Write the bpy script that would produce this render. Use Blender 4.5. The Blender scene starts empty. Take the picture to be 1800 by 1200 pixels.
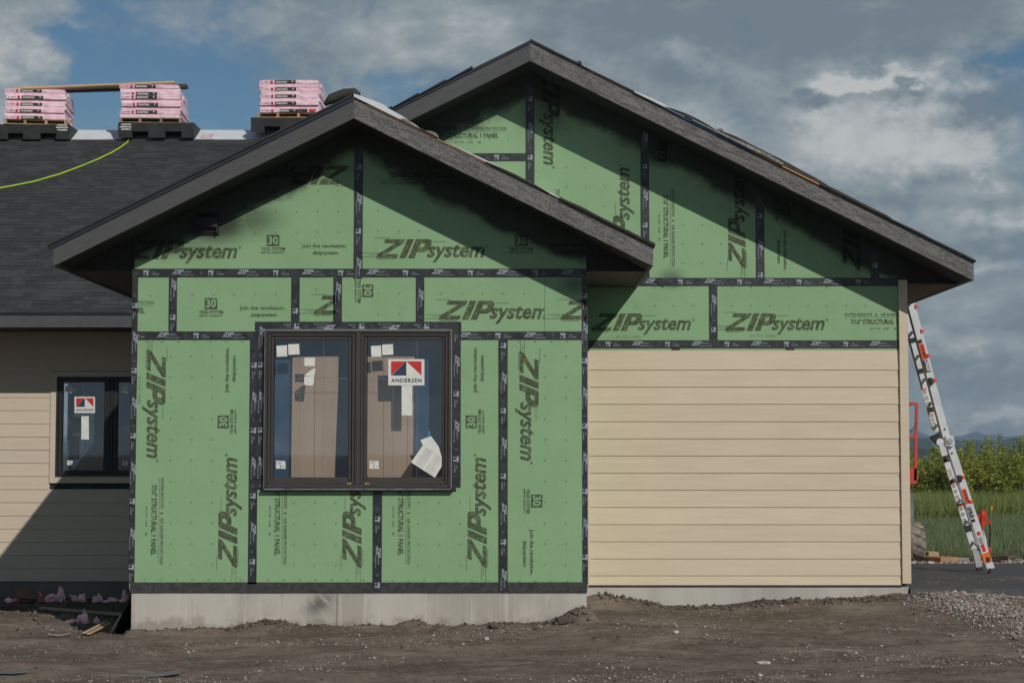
import bpy, bmesh, math, random
import numpy as np
from mathutils import Vector, Matrix
random.seed(7); rng = np.random.default_rng(7)
S = bpy.context.scene; COL = S.collection
R = math.radians

# ------------------------------------------------------------------ camera
FPX = 3168.0; TH = math.atan(200/FPX); CZ = 1.7          # focal length in photo pixels (1800 wide), upward pitch, eye height
cam_d = bpy.data.cameras.new('camera'); cam = bpy.data.objects.new('camera', cam_d); COL.objects.link(cam)
cam.location = (0, 0, CZ); cam.rotation_euler = (math.pi/2 + TH, 0, 0)
cam_d.sensor_width = 36; cam_d.lens = FPX/1800*36; cam_d.clip_start = .1; cam_d.clip_end = 20000
cam_d.dof.use_dof = True; cam_d.dof.focus_distance = 17.6; cam_d.dof.aperture_fstop = 4.0
S.camera = cam

# ------------------------------------------------------------------ light
SUNV = Vector((.357, -.600, .467)).normalized()           # towards the sun
EL = math.asin(SUNV.z); AZ = math.atan2(SUNV.x, SUNV.y)
sd = bpy.data.lights.new('sun', 'SUN'); sd.energy = 2.95; sd.angle = R(.5); sd.color = (1, .945, .86)
sun = bpy.data.objects.new('sun', sd); COL.objects.link(sun)
sun.rotation_euler = SUNV.to_track_quat('Z', 'Y').to_euler()
S.view_settings.view_transform = 'Standard'; S.view_settings.look = 'None'
S.view_settings.exposure = 0; S.view_settings.gamma = 1; S.view_settings.use_curve_mapping = False

# ------------------------------------------------------------------ node helper
class NT:
    def __init__(s, tree): s.t = tree; s.n = tree.nodes; s.l = tree.links
    def new(s, typ, **kw):
        n = s.n.new(typ)
        for k, v in kw.items(): setattr(n, k, v)
        return n
    def put(s, sock, v):
        if isinstance(v, bpy.types.NodeSocket): s.l.new(v, sock)
        elif v is not None:
            if sock.type == 'RGBA' and len(v) == 3: v = (*v, 1)
            sock.default_value = v
    def m(s, op, a, b=None, c=None, clamp=False):
        n = s.new('ShaderNodeMath', operation=op, use_clamp=clamp)
        s.put(n.inputs[0], a)
        if b is not None: s.put(n.inputs[1], b)
        if c is not None: s.put(n.inputs[2], c)
        return n.outputs[0]
    def vm(s, op, a, b=None):
        n = s.new('ShaderNodeVectorMath', operation=op); s.put(n.inputs[0], a)
        if b is not None: s.put(n.inputs[1], b)
        return n.outputs[0]
    def mix(s, f, a, b, blend='MIX'):
        n = s.new('ShaderNodeMix', data_type='RGBA', blend_type=blend)
        s.put(n.inputs[0], f); s.put(n.inputs[6], a); s.put(n.inputs[7], b); return n.outputs[2]
    def noise(s, vec, scale, detail=4, rough=.55, dist=0, out=0, dim='3D'):
        n = s.new('ShaderNodeTexNoise', noise_dimensions=dim)
        if vec is not None: s.put(n.inputs['Vector'], vec)
        s.put(n.inputs['Scale'], scale); s.put(n.inputs['Detail'], detail)
        s.put(n.inputs['Roughness'], rough); s.put(n.inputs['Distortion'], dist); return n.outputs[out]
    def voro(s, vec, scale, feature='F1', out='Distance'):
        n = s.new('ShaderNodeTexVoronoi', feature=feature); s.put(n.inputs['Vector'], vec); s.put(n.inputs['Scale'], scale)
        return n.outputs[out]
    def ss(s, x, lo, hi, a=0., b=1.):
        n = s.new('ShaderNodeMapRange', interpolation_type='SMOOTHSTEP')
        s.put(n.inputs[0], x); s.put(n.inputs[1], lo); s.put(n.inputs[2], hi); s.put(n.inputs[3], a); s.put(n.inputs[4], b)
        return n.outputs[0]
    def mapr(s, vec, scale=(1,1,1), rot=(0,0,0), loc=(0,0,0)):
        n = s.new('ShaderNodeMapping'); s.put(n.inputs[0], vec)
        n.inputs['Scale'].default_value = scale; n.inputs['Rotation'].default_value = rot; n.inputs['Location'].default_value = loc
        return n.outputs[0]
    def sep(s, v):
        n = s.new('ShaderNodeSeparateXYZ'); s.put(n.inputs[0], v); return n.outputs
    def comb(s, x, y, z):
        n = s.new('ShaderNodeCombineXYZ'); s.put(n.inputs[0], x); s.put(n.inputs[1], y); s.put(n.inputs[2], z); return n.outputs[0]

# ------------------------------------------------------------------ sky with broken cloud
world = bpy.data.worlds.new('World'); S.world = world; world.use_nodes = True
w = NT(world.node_tree); w.n.clear()
SKY = .075
sky = w.new('ShaderNodeTexSky', sky_type='NISHITA', sun_disc=False)
sky.sun_elevation = EL; sky.sun_rotation = AZ; sky.altitude = 900; sky.air_density = 1.0; sky.dust_density = .6; sky.ozone_density = 2.0
dirv = w.new('ShaderNodeTexCoord').outputs['Generated']
X_, Y_, Z_ = w.sep(dirv)
azim = w.m('ARCTAN2', X_, Y_); elev = w.m('ARCSINE', Z_)
wn = w.sep(w.noise(w.vm('MULTIPLY', dirv, (1, 1, 1.5)), 26., 7, .62, 0, out=1))
AZW = w.m('ADD', azim, w.m('MULTIPLY', w.m('SUBTRACT', wn[0], .5), .085)); ELW = w.m('ADD', elev, w.m('MULTIPLY', w.m('SUBTRACT', wn[1], .5), .050))
def blob(px, py, wx, wy, k):
    a = w.m('DIVIDE', w.m('SUBTRACT', AZW, (px-900)/FPX), wx/FPX)
    b = w.m('DIVIDE', w.m('SUBTRACT', ELW, (800-py)/FPX), wy/FPX)
    e = w.m('EXPONENT', w.m('MULTIPLY', w.m('ADD', w.m('MULTIPLY', a, a), w.m('MULTIPLY', b, b)), -1.))
    return w.m('MULTIPLY', e, k)
def total(first, lst):
    for b in lst: first = w.m('ADD', first, blob(*b))
    return first
st = w.vm('MULTIPLY', dirv, (1, 1, 2.0))
n1 = w.noise(st, 6.5, 9, .60, .25)
n2 = w.noise(w.vm('ADD', st, (3.1, 1.7, .4)), 17., 9, .62, .35)
n3 = w.noise(w.vm('ADD', w.vm('MULTIPLY', dirv, (1, 1, 3.6)), (7.7, 4.2, 2.2)), 11., 7, .58, .2)
n4 = w.noise(w.vm('ADD', w.vm('MULTIPLY', dirv, (1, 1, 1.3)), (1.7, .2, 5.2)), 48., 6, .62, .3)
dens = w.m('ADD', w.m('ADD', w.m('MULTIPLY', n1, .95), w.m('MULTIPLY', n2, .62)), w.m('MULTIPLY', n4, .28))
dens = w.m('ADD', dens, w.ss(elev, .13, .02, 0., .16))
dens = total(dens, [(260, 150, 170, 95, -.20), (130, 70, 45, 80, -.16), (400, 215, 120, 50, -.14), (740, 165, 90, 30, -.16), (1775, 130, 70, 40, -.30), (1560, 110, 50, 18, -.12),
                    (10, 100, 75, 150, .34), (480, 50, 150, 70, .14), (640, 110, 90, 55, .14), (1400, 50, 450, 100, .30), (1590, 250, 190, 120, .34),
                    (1150, 150, 160, 120, .18), (1650, 560, 350, 170, .18), (850, 30, 200, 60, .24), (520, 160, 80, 60, .10)])
cover = w.ss(dens, .70, 1.10)
shade = w.m('ADD', w.m('ADD', w.m('MULTIPLY', n1, .55), w.m('MULTIPLY', n2, .60)), w.m('ADD', w.m('MULTIPLY', n3, .45), w.m('MULTIPLY', n4, .42)))
shade = total(shade, [(1475, 160, 45, 26, .46), (1535, 168, 45, 18, .30), (1640, 185, 110, 45, .38), (1560, 270, 200, 80, .28), (1700, 300, 120, 50, .18), (10, 150, 80, 130, .22), (1230, 120, 60, 44, .24), (640, 110, 110, 80, .16), (430, 50, 80, 50, .14), (820, 40, 120, 60, .10), (1745, 737, 70, 16, .30), (1640, 740, 80, 12, .14),
                      (1350, 40, 450, 50, -.16), (1745, 218, 85, 24, -.36), (1425, 192, 60, 16, -.40), (1560, 188, 45, 9, -.30), (1690, 350, 200, 30, -.16),
                      (1760, 395, 130, 30, .22), (1700, 442, 160, 20, -.12), (1740, 482, 150, 20, .20), (1700, 655, 250, 22, -.12), (1690, 605, 170, 20, .16), (1700, 555, 180, 20, -.06)])
shade = w.m('ADD', shade, w.ss(elev, .10, .0, 0., .14))
f_l = w.ss(shade, .78, 1.50)
dark = (.172, .216, .248); mid = (.285, .328, .35); lite = (.54, .55, .54)
ccol = w.mix(w.ss(f_l, .02, .55), dark, mid); ccol = w.mix(w.ss(f_l, .45, 1.0), ccol, lite)
ccol = w.mix(1.0, ccol, (1/SKY,)*3, 'MULTIPLY')
skyc = w.mix(1.0, sky.outputs[0], w.mix(w.ss(elev, .01, .14), (.45, .50, .80), (.50, .65, .68)), 'MULTIPLY')
col = w.mix(w.m('MULTIPLY', cover, .92), skyc, ccol)
bg = w.new('ShaderNodeBackground'); w.put(bg.inputs[0], col); bg.inputs[1].default_value = SKY
wo = w.new('ShaderNodeOutputWorld'); w.l.new(bg.outputs[0], wo.inputs[0])

# ------------------------------------------------------------------ picture point -> place, at a known distance
def at(px, py, Y):
    c, s_ = math.cos(TH), math.sin(TH); a, b = px-900, 600-py
    t = Y/(c*FPX - s_*b)
    return Vector((t*a, Y, CZ + t*(s_*FPX + c*b)))
def X(px, Y, py=760): return at(px, py, Y).x
def Z(py, Y): return at(900, py, Y).z

# ------------------------------------------------------------------ object helpers
WORG = {}
def worg(o):
    v = Vector((0, 0, 0))
    while o: v = v + o.location; o = o.parent
    return v
def setp(o, label=None, cat=None, group=None, kind=None):
    if label: o['label'] = label
    if cat: o['category'] = cat
    if group: o['group'] = group
    if kind: o['kind'] = kind
    return o
def empty(name, loc, label, cat, group=None, rot=0):
    o = bpy.data.objects.new(name, None); o.empty_display_size = .2; COL.objects.link(o); o.location = loc; o.rotation_euler = (0, 0, rot)
    return setp(o, label, cat, group)
def link(name, me, parent=None, loc=(0,0,0)):
    o = bpy.data.objects.new(name, me); COL.objects.link(o); o.parent = parent; o.location = loc
    return o
class MB:
    def __init__(s): s.v = []; s.f = []; s.mi = []
    def add(s, vs, fs, mi=0):
        b = len(s.v); s.v += [tuple(v) for v in vs]; s.f += [tuple(i+b for i in f) for f in fs]; s.mi += [mi]*len(fs); return s
    def box(s, x0, y0, z0, x1, y1, z1, mi=0, bev=0):
        x0, x1 = sorted((x0, x1)); y0, y1 = sorted((y0, y1)); z0, z1 = sorted((z0, z1))
        vs = [(x,y,z) for x in (x0,x1) for y in (y0,y1) for z in (z0,z1)]
        return s.add(vs, [(0,1,3,2),(4,6,7,5),(0,4,5,1),(2,3,7,6),(0,2,6,4),(1,5,7,3)], mi)
    def prism(s, pts, y0, y1, mi=0):
        """pts: (x,z) polygon, extruded from y0 to y1"""
        n = len(pts); ar = sum(pts[i][0]*pts[(i+1)%n][1]-pts[(i+1)%n][0]*pts[i][1] for i in range(n))
        if ar < 0: pts = pts[::-1]
        vs = [(x,y0,z) for x,z in pts] + [(x,y1,z) for x,z in pts]
        fs = [tuple(range(n)), tuple(range(2*n-1, n-1, -1))] + [(i, i+n, (i+1)%n+n, (i+1)%n) for i in range(n)]
        return s.add(vs, fs, mi)
    def prism_x(s, pts, x0, x1, mi=0):
        """pts: (y,z) polygon, extruded along x"""
        n = len(pts)
        vs = [(x0,y,z) for y,z in pts] + [(x1,y,z) for y,z in pts]
        fs = [tuple(range(n-1, -1, -1)), tuple(range(n, 2*n))] + [(i, (i+1)%n, (i+1)%n+n, i+n) for i in range(n)]
        return s.add(vs, fs, mi)
    def bar(s, a, b, wd, ht, up=(0,0,1), mi=0):
        a = Vector(a); b = Vector(b); d = (b-a).normalized(); u = Vector(up)
        sx = d.cross(u).normalized(); uz = sx.cross(d).normalized()
        vs = [p + sx*(i*wd/2) + uz*(j*ht/2) for p in (a, b) for i in (-1,1) for j in (-1,1)]
        return s.add(vs, [(0,1,3,2),(4,6,7,5),(0,4,5,1),(2,3,7,6),(0,2,6,4),(1,5,7,3)], mi)
    def tube(s, path, r, n=8, mi=0, cap=True):
        path = [Vector(p) for p in path]; rs = r if isinstance(r, (list, tuple)) else [r]*len(path)
        b = len(s.v); ref = Vector((.13, .31, .94)); vs = []
        for i, p in enumerate(path):
            d = (path[min(i+1, len(path)-1)] - path[max(i-1, 0)]).normalized()
            q = d.cross(ref);  q = q.normalized() if q.length > 1e-3 else d.cross(Vector((1,0,0))).normalized()
            k = d.cross(q)
            vs += [p + (q*math.cos(t*2*math.pi/n) + k*math.sin(t*2*math.pi/n))*rs[i] for t in range(n)]
        fs = [(i*n+j, i*n+(j+1)%n, (i+1)*n+(j+1)%n, (i+1)*n+j) for i in range(len(path)-1) for j in range(n)]
        if cap: fs += [tuple(range(n-1,-1,-1)), tuple(range((len(path)-1)*n, len(path)*n))]
        return s.add(vs, fs, mi)
    def build(s, name, mat, parent=None, local=False, smooth=False, bevel=0, **kw):
        o_ = Vector((0,0,0)) if (local or parent is None) else worg(parent)
        me = bpy.data.meshes.new(name)
        me.from_pydata([(v[0]-o_.x, v[1]-o_.y, v[2]-o_.z) for v in s.v], [], s.f)
        for mm in (mat if isinstance(mat, (list, tuple)) else [mat]): me.materials.append(mm)
        if any(s.mi): me.polygons.foreach_set('material_index', s.mi)
        if bevel:
            bm = bmesh.new(); bm.from_mesh(me); bmesh.ops.remove_doubles(bm, verts=bm.verts, dist=1e-5)
            bmesh.ops.bevel(bm, geom=list(bm.edges), offset=bevel, segments=1, affect='EDGES', clamp_overlap=True); bm.to_mesh(me); bm.free()
        if smooth: me.polygons.foreach_set('use_smooth', [True]*len(me.polygons))
        me.update()
        return setp(link(name, me, parent), **kw)
def soup(name, verts, faces, mats, parent=None, midx=None, smooth=False):
    me = bpy.data.meshes.new(name); verts = np.asarray(verts, dtype=np.float32); faces = np.asarray(faces, dtype=np.int32)
    k = faces.shape[1]; me.vertices.add(len(verts)); me.vertices.foreach_set('co', verts.ravel())
    me.loops.add(faces.size); me.loops.foreach_set('vertex_index', faces.ravel())
    me.polygons.add(len(faces)); me.polygons.foreach_set('loop_start', np.arange(0, faces.size, k, dtype=np.int32))
    me.polygons.foreach_set('loop_total', np.full(len(faces), k, dtype=np.int32))
    for m_ in (mats if isinstance(mats, (list, tuple)) else [mats]): me.materials.append(m_)
    if midx is not None: me.polygons.foreach_set('material_index', np.asarray(midx, dtype=np.int32))
    if smooth: me.polygons.foreach_set('use_smooth', np.ones(len(faces), dtype=bool))
    me.update(calc_edges=True); me.validate(); return link(name, me, parent)

# ------------------------------------------------------------------ value noise for terrain and shapes
_L = rng.random((256, 256))
def vnoise(x, y):
    x = np.asarray(x, float); y = np.asarray(y, float)
    xi = np.floor(x).astype(int); yi = np.floor(y).astype(int); fx = x-xi; fy = y-yi
    fx = fx*fx*(3-2*fx); fy = fy*fy*(3-2*fy)
    g = lambda i, j: _L[i % 256, j % 256]
    return (g(xi,yi)*(1-fx)+g(xi+1,yi)*fx)*(1-fy) + (g(xi,yi+1)*(1-fx)+g(xi+1,yi+1)*fx)*fy - .5
def fbm(x, y, o=4):
    return sum(vnoise(x*2**i+17*i, y*2**i-9*i)/2**i for i in range(o))

# ------------------------------------------------------------------ materials
def pm(name, c1, c2=None, rough=.8, scale=4, detail=5, stretch=(1,1,1), rot=(0,0,0), bump=0, bscale=None, bdist=.01, metal=0, spec=.35, rnd=0, lo=.35, hi=.65, obj=False, extra=None):
    m = bpy.data.materials.new(name); m.use_nodes = True; t = NT(m.node_tree); p = t.n['Principled BSDF']
    co = t.new('ShaderNodeTexCoord').outputs['Object'] if obj else t.new('ShaderNodeNewGeometry').outputs['Position']
    v = t.mapr(co, stretch, rot)
    if rot != (0,0,0): v = t.mapr(t.mapr(co, (1,1,1), rot), stretch)
    c2 = c2 or tuple(x*.8 for x in c1)
    nz = t.noise(v, scale, detail, .6); col = t.mix(t.ss(nz, lo, hi), c1, c2)
    if rnd:
        oi = t.new('ShaderNodeObjectInfo').outputs['Random']
        k = t.m('ADD', t.m('MULTIPLY', oi, rnd*2), 1-rnd); col = t.mix(1., col, t.comb(k, k, k), 'MULTIPLY')
    if extra: col = extra(t, col, co)
    t.put(p.inputs['Base Color'], col); t.put(p.inputs['Roughness'], rough); t.put(p.inputs['Metallic'], metal); t.put(p.inputs['Specular IOR Level'], spec)
    if bump:
        b = t.new('ShaderNodeBump'); b.inputs['Strength'].default_value = bump; b.inputs['Distance'].default_value = bdist
        t.put(b.inputs['Height'], t.noise(v, bscale or scale*4, 6, .65)); t.l.new(b.outputs[0], p.inputs['Normal'])
    return m
M = {}
M['siding'] = pm('tan_siding_paint', (.565,.472,.358), (.60,.505,.385), .75, 3, stretch=(.5,3,6), bump=.35, bscale=22, bdist=.004, rnd=.035)
M['siding_far'] = pm('tan_siding_paint_far', (.54,.455,.36), (.57,.485,.38), .75, 3, stretch=(.5,3,6), bump=.3, bscale=22, bdist=.004, rnd=.03)
M['core'] = pm('wall_core', (.03,.04,.035), rough=.9)
M['blackwood'] = pm('black_painted_soffit', (.022,.021,.021), (.035,.033,.031), .8, 6, stretch=(6,1,1))
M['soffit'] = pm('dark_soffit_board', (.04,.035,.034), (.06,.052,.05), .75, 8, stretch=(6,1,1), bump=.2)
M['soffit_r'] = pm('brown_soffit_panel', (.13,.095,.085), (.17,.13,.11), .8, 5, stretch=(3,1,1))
A26 = math.atan(.5)
def fascia(name, rot, c1, c2, lo, hi, b):
    return pm(name, c1, c2, .78, 14, 8, stretch=(.55,2,5), rot=(0,rot,0), bump=b, bscale=20, bdist=.006, lo=lo, hi=hi)
M['fascia_l'] = fascia('smooth_black_fascia_board', A26, (.062,.064,.067), (.085,.087,.089), .3, .7, .25)
def grain(t, col, co):
    v = t.mapr(t.mapr(co, (1,1,1), (0,-A26,0)), (1.0,1,9))
    g1 = t.noise(v, 5, 6, .7, 1.2)
    sp = t.noise(t.mapr(t.mapr(co,(1,1,1),(0,-A26,0)), (1,1,1.8)), 85, 4, .75)
    f = t.m('ADD', t.m('MULTIPLY', t.ss(g1, .38, .62), .45), t.m('MULTIPLY', t.ss(sp, .38, .62), .55))
    return t.mix(t.ss(f, .2, .85), (.060,.060,.060), (.200,.196,.190))
M['fascia_r'] = pm('weathered_rough_sawn_fascia_board', (.07,.068,.065), (.2,.19,.175), .85, 30, 8, bump=.5, bscale=90, bdist=.004, extra=grain)
M['metal_black'] = pm('black_metal_drip_edge', (.018,.022,.03), (.025,.03,.04), .35, 5, spec=.5)
M['shingle'] = [pm('charcoal_shingle_%s' % 'abcd'[i], c, tuple(x*.72 for x in c), .9, 60, bump=.3, bscale=150, bdist=.003) for i, c in enumerate([(.047,.049,.053),(.041,.042,.046),(.036,.037,.040),(.056,.057,.060)])]
M['conc'] = pm('foundation_concrete', (.46,.445,.41), (.36,.345,.315), .85, 1.3, 7, stretch=(1,1,.35), bump=.25, bscale=30, bdist=.006,
    extra=lambda t, c, co: t.mix(t.m('MULTIPLY', t.ss(t.noise(t.mapr(co,(5,1,.5)), 1.2, 5, .6), .55, .72), .55), c, (.52,.50,.46)))
def stains(t, c, co):
    X0, Y0, Z0 = t.sep(co)
    b = t.m('ADD', t.ss(t.noise(co, 9, 3), .2, .7), t.m('MULTIPLY', t.ss(Z0, .0, .22), -1.1))
    c = t.mix(t.m('MULTIPLY', t.ss(b, -.2, .5), .55), c, (.20,.165,.13))
    c = t.mix(t.m('MULTIPLY', t.ss(t.noise(t.mapr(co,(9,1,.45)), 1.3, 7, .65), .52, .70), .6), c, (.58,.56,.52))
    c = t.mix(t.m('MULTIPLY', t.ss(t.noise(t.mapr(co,(4,1,1)), 2.3, 7, .7), .56, .70), .35), c, (.24,.22,.19))
    dx_ = t.m('DIVIDE', t.m('ADD', X0, t.m('ADD', 2.02, t.m('MULTIPLY', Z0, -.6))), .12); dz_ = t.m('DIVIDE', t.m('SUBTRACT', Z0, .27), .11)
    g_ = t.m('EXPONENT', t.m('MULTIPLY', t.m('ADD', t.m('MULTIPLY', dx_, dx_), t.m('MULTIPLY', dz_, dz_)), -1.))
    g_ = t.m('MULTIPLY', g_, t.ss(t.noise(t.mapr(t.mapr(co, (1,1,1), (0,.7,0)), (14,1,3)), 1.6, 4), .30, .52))
    c = t.mix(t.m('MULTIPLY', g_, .95), c, (.13,.125,.115))
    return c
M['conc_b'] = pm('foundation_concrete_soiled', (.47,.45,.405), (.36,.34,.30), .85, 1.8, 8, stretch=(1,1,.4), bump=.3, bscale=30, bdist=.006, extra=stains)
M['tape'] = pm('black_flashing_tape', (.016,.018,.020), (.034,.036,.04), .42, 14, stretch=(1,1,1), bump=.8, bscale=11, bdist=.006, spec=.5)
M['tapeprint'] = pm('grey_tape_ink', (.31,.35,.40), (.25,.29,.34), .7, 30)
M['tapeprint2'] = pm('dim_grey_tape_ink', (.10,.12,.14), (.07,.08,.1), .7, 30)
M['ink'] = pm('dark_olive_panel_ink', (.058,.070,.040), (.125,.185,.095), .85, 7, 7, stretch=(3,1,3), lo=.46, hi=.72,
    extra=lambda t, c, co: t.mix(t.m('MULTIPLY', t.ss(t.noise(co, 55, 3, .6), .48, .66), .45), c, (.17,.27,.135)))
M['inklight'] = pm('faint_panel_stamp_ink', (.14,.22,.115), (.17,.28,.14), .85, 20)
# green panel with sooty overspray of black fascia paint
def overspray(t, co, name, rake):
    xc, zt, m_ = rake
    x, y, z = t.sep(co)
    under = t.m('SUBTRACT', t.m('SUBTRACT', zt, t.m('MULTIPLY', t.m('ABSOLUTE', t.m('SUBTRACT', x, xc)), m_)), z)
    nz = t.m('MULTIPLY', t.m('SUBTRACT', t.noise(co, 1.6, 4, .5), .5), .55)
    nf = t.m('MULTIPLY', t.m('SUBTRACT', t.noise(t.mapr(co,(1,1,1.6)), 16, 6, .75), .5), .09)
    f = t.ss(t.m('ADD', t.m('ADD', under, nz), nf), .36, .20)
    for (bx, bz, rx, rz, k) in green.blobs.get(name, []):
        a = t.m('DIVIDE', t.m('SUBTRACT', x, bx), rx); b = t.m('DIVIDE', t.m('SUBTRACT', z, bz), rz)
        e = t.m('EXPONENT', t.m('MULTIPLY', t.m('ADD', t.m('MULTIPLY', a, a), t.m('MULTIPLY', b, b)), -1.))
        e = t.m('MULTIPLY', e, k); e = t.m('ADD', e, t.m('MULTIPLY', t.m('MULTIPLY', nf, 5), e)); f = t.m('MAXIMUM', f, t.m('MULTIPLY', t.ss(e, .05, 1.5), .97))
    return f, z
def green(name, rake):
    def ex(t, c, co):
        f, z = overspray(t, co, name, rake)
        big = t.noise(co, .8, 3); c = t.mix(t.m('MULTIPLY', t.ss(big, .4, .6), .35), c, (.25,.40,.235))
        sc = t.noise(t.mapr(co, (1,1,4)), 3.5, 8, .7); c = t.mix(t.m('MULTIPLY', t.ss(sc, .62, .7), .25), c, (.30,.42,.28))
        sp = t.voro(co, 9.); c = t.mix(t.ss(sp, .035, .02), c, (.75,.78,.72))
        sm = t.noise(t.mapr(co, (6,1,1)), 1.6, 8, .7); c = t.mix(t.m('MULTIPLY', t.m('MULTIPLY', t.ss(sm, .5, .72), t.ss(z, 1.0, .35)), .35), c, (.30,.30,.22))
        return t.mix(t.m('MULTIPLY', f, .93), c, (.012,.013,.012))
    return pm(name, (.210,.360,.190), (.228,.380,.207), .62, 2.5, 4, bump=.35, bscale=1.1, bdist=.03, spec=.35, extra=ex)
def ink(name, rake):
    def ex(t, c, co):
        f, z = overspray(t, co, name[4:], rake); c = t.mix(t.m('MULTIPLY', t.ss(t.noise(co, 55, 3, .6), .48, .66), .45), c, (.17,.27,.135))
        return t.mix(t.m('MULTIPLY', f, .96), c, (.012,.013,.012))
    return pm(name, (.058,.070,.040), (.125,.185,.095), .85, 7, 7, stretch=(3,1,3), lo=.46, hi=.72, extra=ex)
green.blobs = {}
M['conc_shade'] = pm('concrete_painted_shade', (.20,.17,.145), (.15,.13,.11), .9, 2, 6)  # foundation concrete with the shade of the left wall painted into its colour
M['dirt'] = None
M['pink'] = pm('pink_plastic_wrap', (.78,.48,.58), (.83,.62,.69), .42, 9, 6, bump=.5, bscale=16, bdist=.02, rnd=.08, spec=.5)
M['scrap'] = pm('crumpled_pink_wrap', (.92,.44,.50), (.97,.64,.68), .5, 7, 5, bump=.8, bscale=12, bdist=.02)
M['scrap_red'] = pm('crumpled_red_wrap', (.62,.13,.11), (.68,.28,.28), .5, 9, 6, bump=.6, bscale=12, bdist=.02)
M['black'] = pm('black_print', (.014,.014,.015), (.03,.03,.032), .5, 20)
M['white'] = pm('white_print', (.72,.72,.70), (.62,.62,.6), .6, 20)
M['greytxt'] = pm('grey_print', (.30,.26,.28), rough=.6)
M['red'] = pm('red_print', (.55,.035,.03), (.45,.03,.03), .6, 20)
M['navy'] = pm('navy_print', (.03,.05,.10), rough=.6)
M['cradle'] = pm('black_plastic_roof_cradle', (.022,.024,.024), (.034,.036,.036), .62, 5, bump=.2)
M['pallet'] = pm('pallet_wood', (.46,.31,.16), (.34,.21,.11), .8, 7, stretch=(1,1,6), rnd=.2)
M['pallet_old'] = pm('weathered_pallet_wood', (.30,.23,.16), (.2,.15,.1), .8, 7, stretch=(1,1,6), rnd=.2)
M['wood'] = pm('bare_lumber', (.50,.36,.22), (.42,.29,.17), .8, 5, stretch=(.6,4,8), rnd=.12)
M['wood_grey'] = pm('weathered_lumber', (.36,.31,.25), (.27,.23,.18), .85, 5, stretch=(.6,4,8))
M['wood_dark'] = pm('dark_wet_board', (.055,.05,.042), (.035,.032,.028), .8, 5, stretch=(1,1,4))
M['bronze'] = pm('dark_bronze_window_frame', (.045,.040,.037), (.052,.047,.044), .5, 3, spec=.4)
M['bronze2'] = pm('black_window_frame', (.022,.021,.022), (.027,.026,.027), .5, 3)
M['alu'] = pm('aluminium_edge', (.42,.43,.45), (.32,.33,.35), .4, 8, metal=.4)
M['sillmetal'] = pm('sill_flashing', (.22,.24,.27), (.12,.13,.15), .5, 9)
M['paper'] = pm('white_sticker_paper', (.70,.71,.67), (.62,.63,.60), .8, 12)
M['cardboard'] = pm('brown_cardboard_sheet', (.52,.36,.255), (.56,.395,.285), .85, 2, stretch=(2,1,.4))
M['bluerefl'] = pm('painted_sky_reflection', (.024,.078,.155), (.030,.092,.180), .6, 1.2)  # blue of the sky reflected in the panes, painted as a base colour
M['tealint'] = pm('dim_teal_sheet', (.03,.075,.095), (.04,.09,.11), .6, 1.2)
M['grille'] = pm('pale_grille_bar', (.30,.33,.37), rough=.5)
def strip():
    m = M['grille']; t = NT(m.node_tree); p = t.n['Principled BSDF']; tr = t.new('ShaderNodeBsdfTransparent'); mx = t.new('ShaderNodeMixShader'); mx.inputs[0].default_value = .45
    t.put(p.inputs['Base Color'], (.6,.64,.68,1)); t.l.new(tr.outputs[0], mx.inputs[1]); t.l.new(p.outputs[0], mx.inputs[2]); t.l.new(mx.outputs[0], t.n['Material Output'].inputs[0])
strip()
M['bluetape'] = pm('blue_tape', (.03,.22,.34), rough=.6)
M['yellow'] = pm('yellow_tab', (.6,.45,.03), rough=.6)
M['hose'] = pm('lime_hose', (.42,.62,.05), (.36,.55,.04), .45, 5)
M['underlay'] = pm('pale_roof_underlayment', (.60,.63,.66), (.54,.57,.60), .65, 3, bump=.4, bscale=5, bdist=.02)
M['felt'] = pm('torn_black_felt', (.03,.028,.027), (.05,.046,.042), .8, 8, bump=.6, bscale=12, bdist=.02)
M['greyfelt'] = pm('grey_torn_underlayment', (.30,.29,.27), (.14,.13,.125), .8, 22, bump=.6, bscale=22, bdist=.01)
M['ladder'] = pm('white_aluminium_rail', (.62,.64,.66), (.52,.54,.56), .4, 6, metal=.15, spec=.5)
M['ladder_in'] = pm('grey_aluminium_channel', (.40,.41,.42), (.30,.31,.32), .45, 6, metal=.3)
M['rubber'] = pm('black_rubber', (.02,.02,.02), (.03,.03,.03), .7, 9)
M['orange'] = pm('orange_plastic', (.75,.16,.02), rough=.5)
M['redorange'] = pm('red_orange_plastic', (.78,.10,.045), rough=.5)
M['liftred'] = pm('orange_red_machine_paint', (.52,.062,.035), (.44,.055,.035), .5, 6, bump=.1)
M['liftgrey'] = pm('grey_machine_panel', (.16,.18,.20), (.12,.135,.15), .55, 5)
M['tyre'] = pm('muddy_tyre_rubber', (.27,.235,.195), (.13,.115,.10), .9, 14, 6, bump=.5)
M['hyd'] = pm('red_hydrant_paint', (.55,.045,.02), (.45,.04,.02), .5, 8)
M['galv'] = pm('galvanised_pipe', (.38,.39,.40), rough=.45, metal=.5)
M['clay'] = pm('dark_plank_wood', (.13,.085,.065), (.09,.06,.048), .85, 6)
M['reddish'] = pm('reddish_lumber', (.40,.21,.13), (.33,.17,.10), .85, 5, stretch=(1,1,6))
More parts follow.
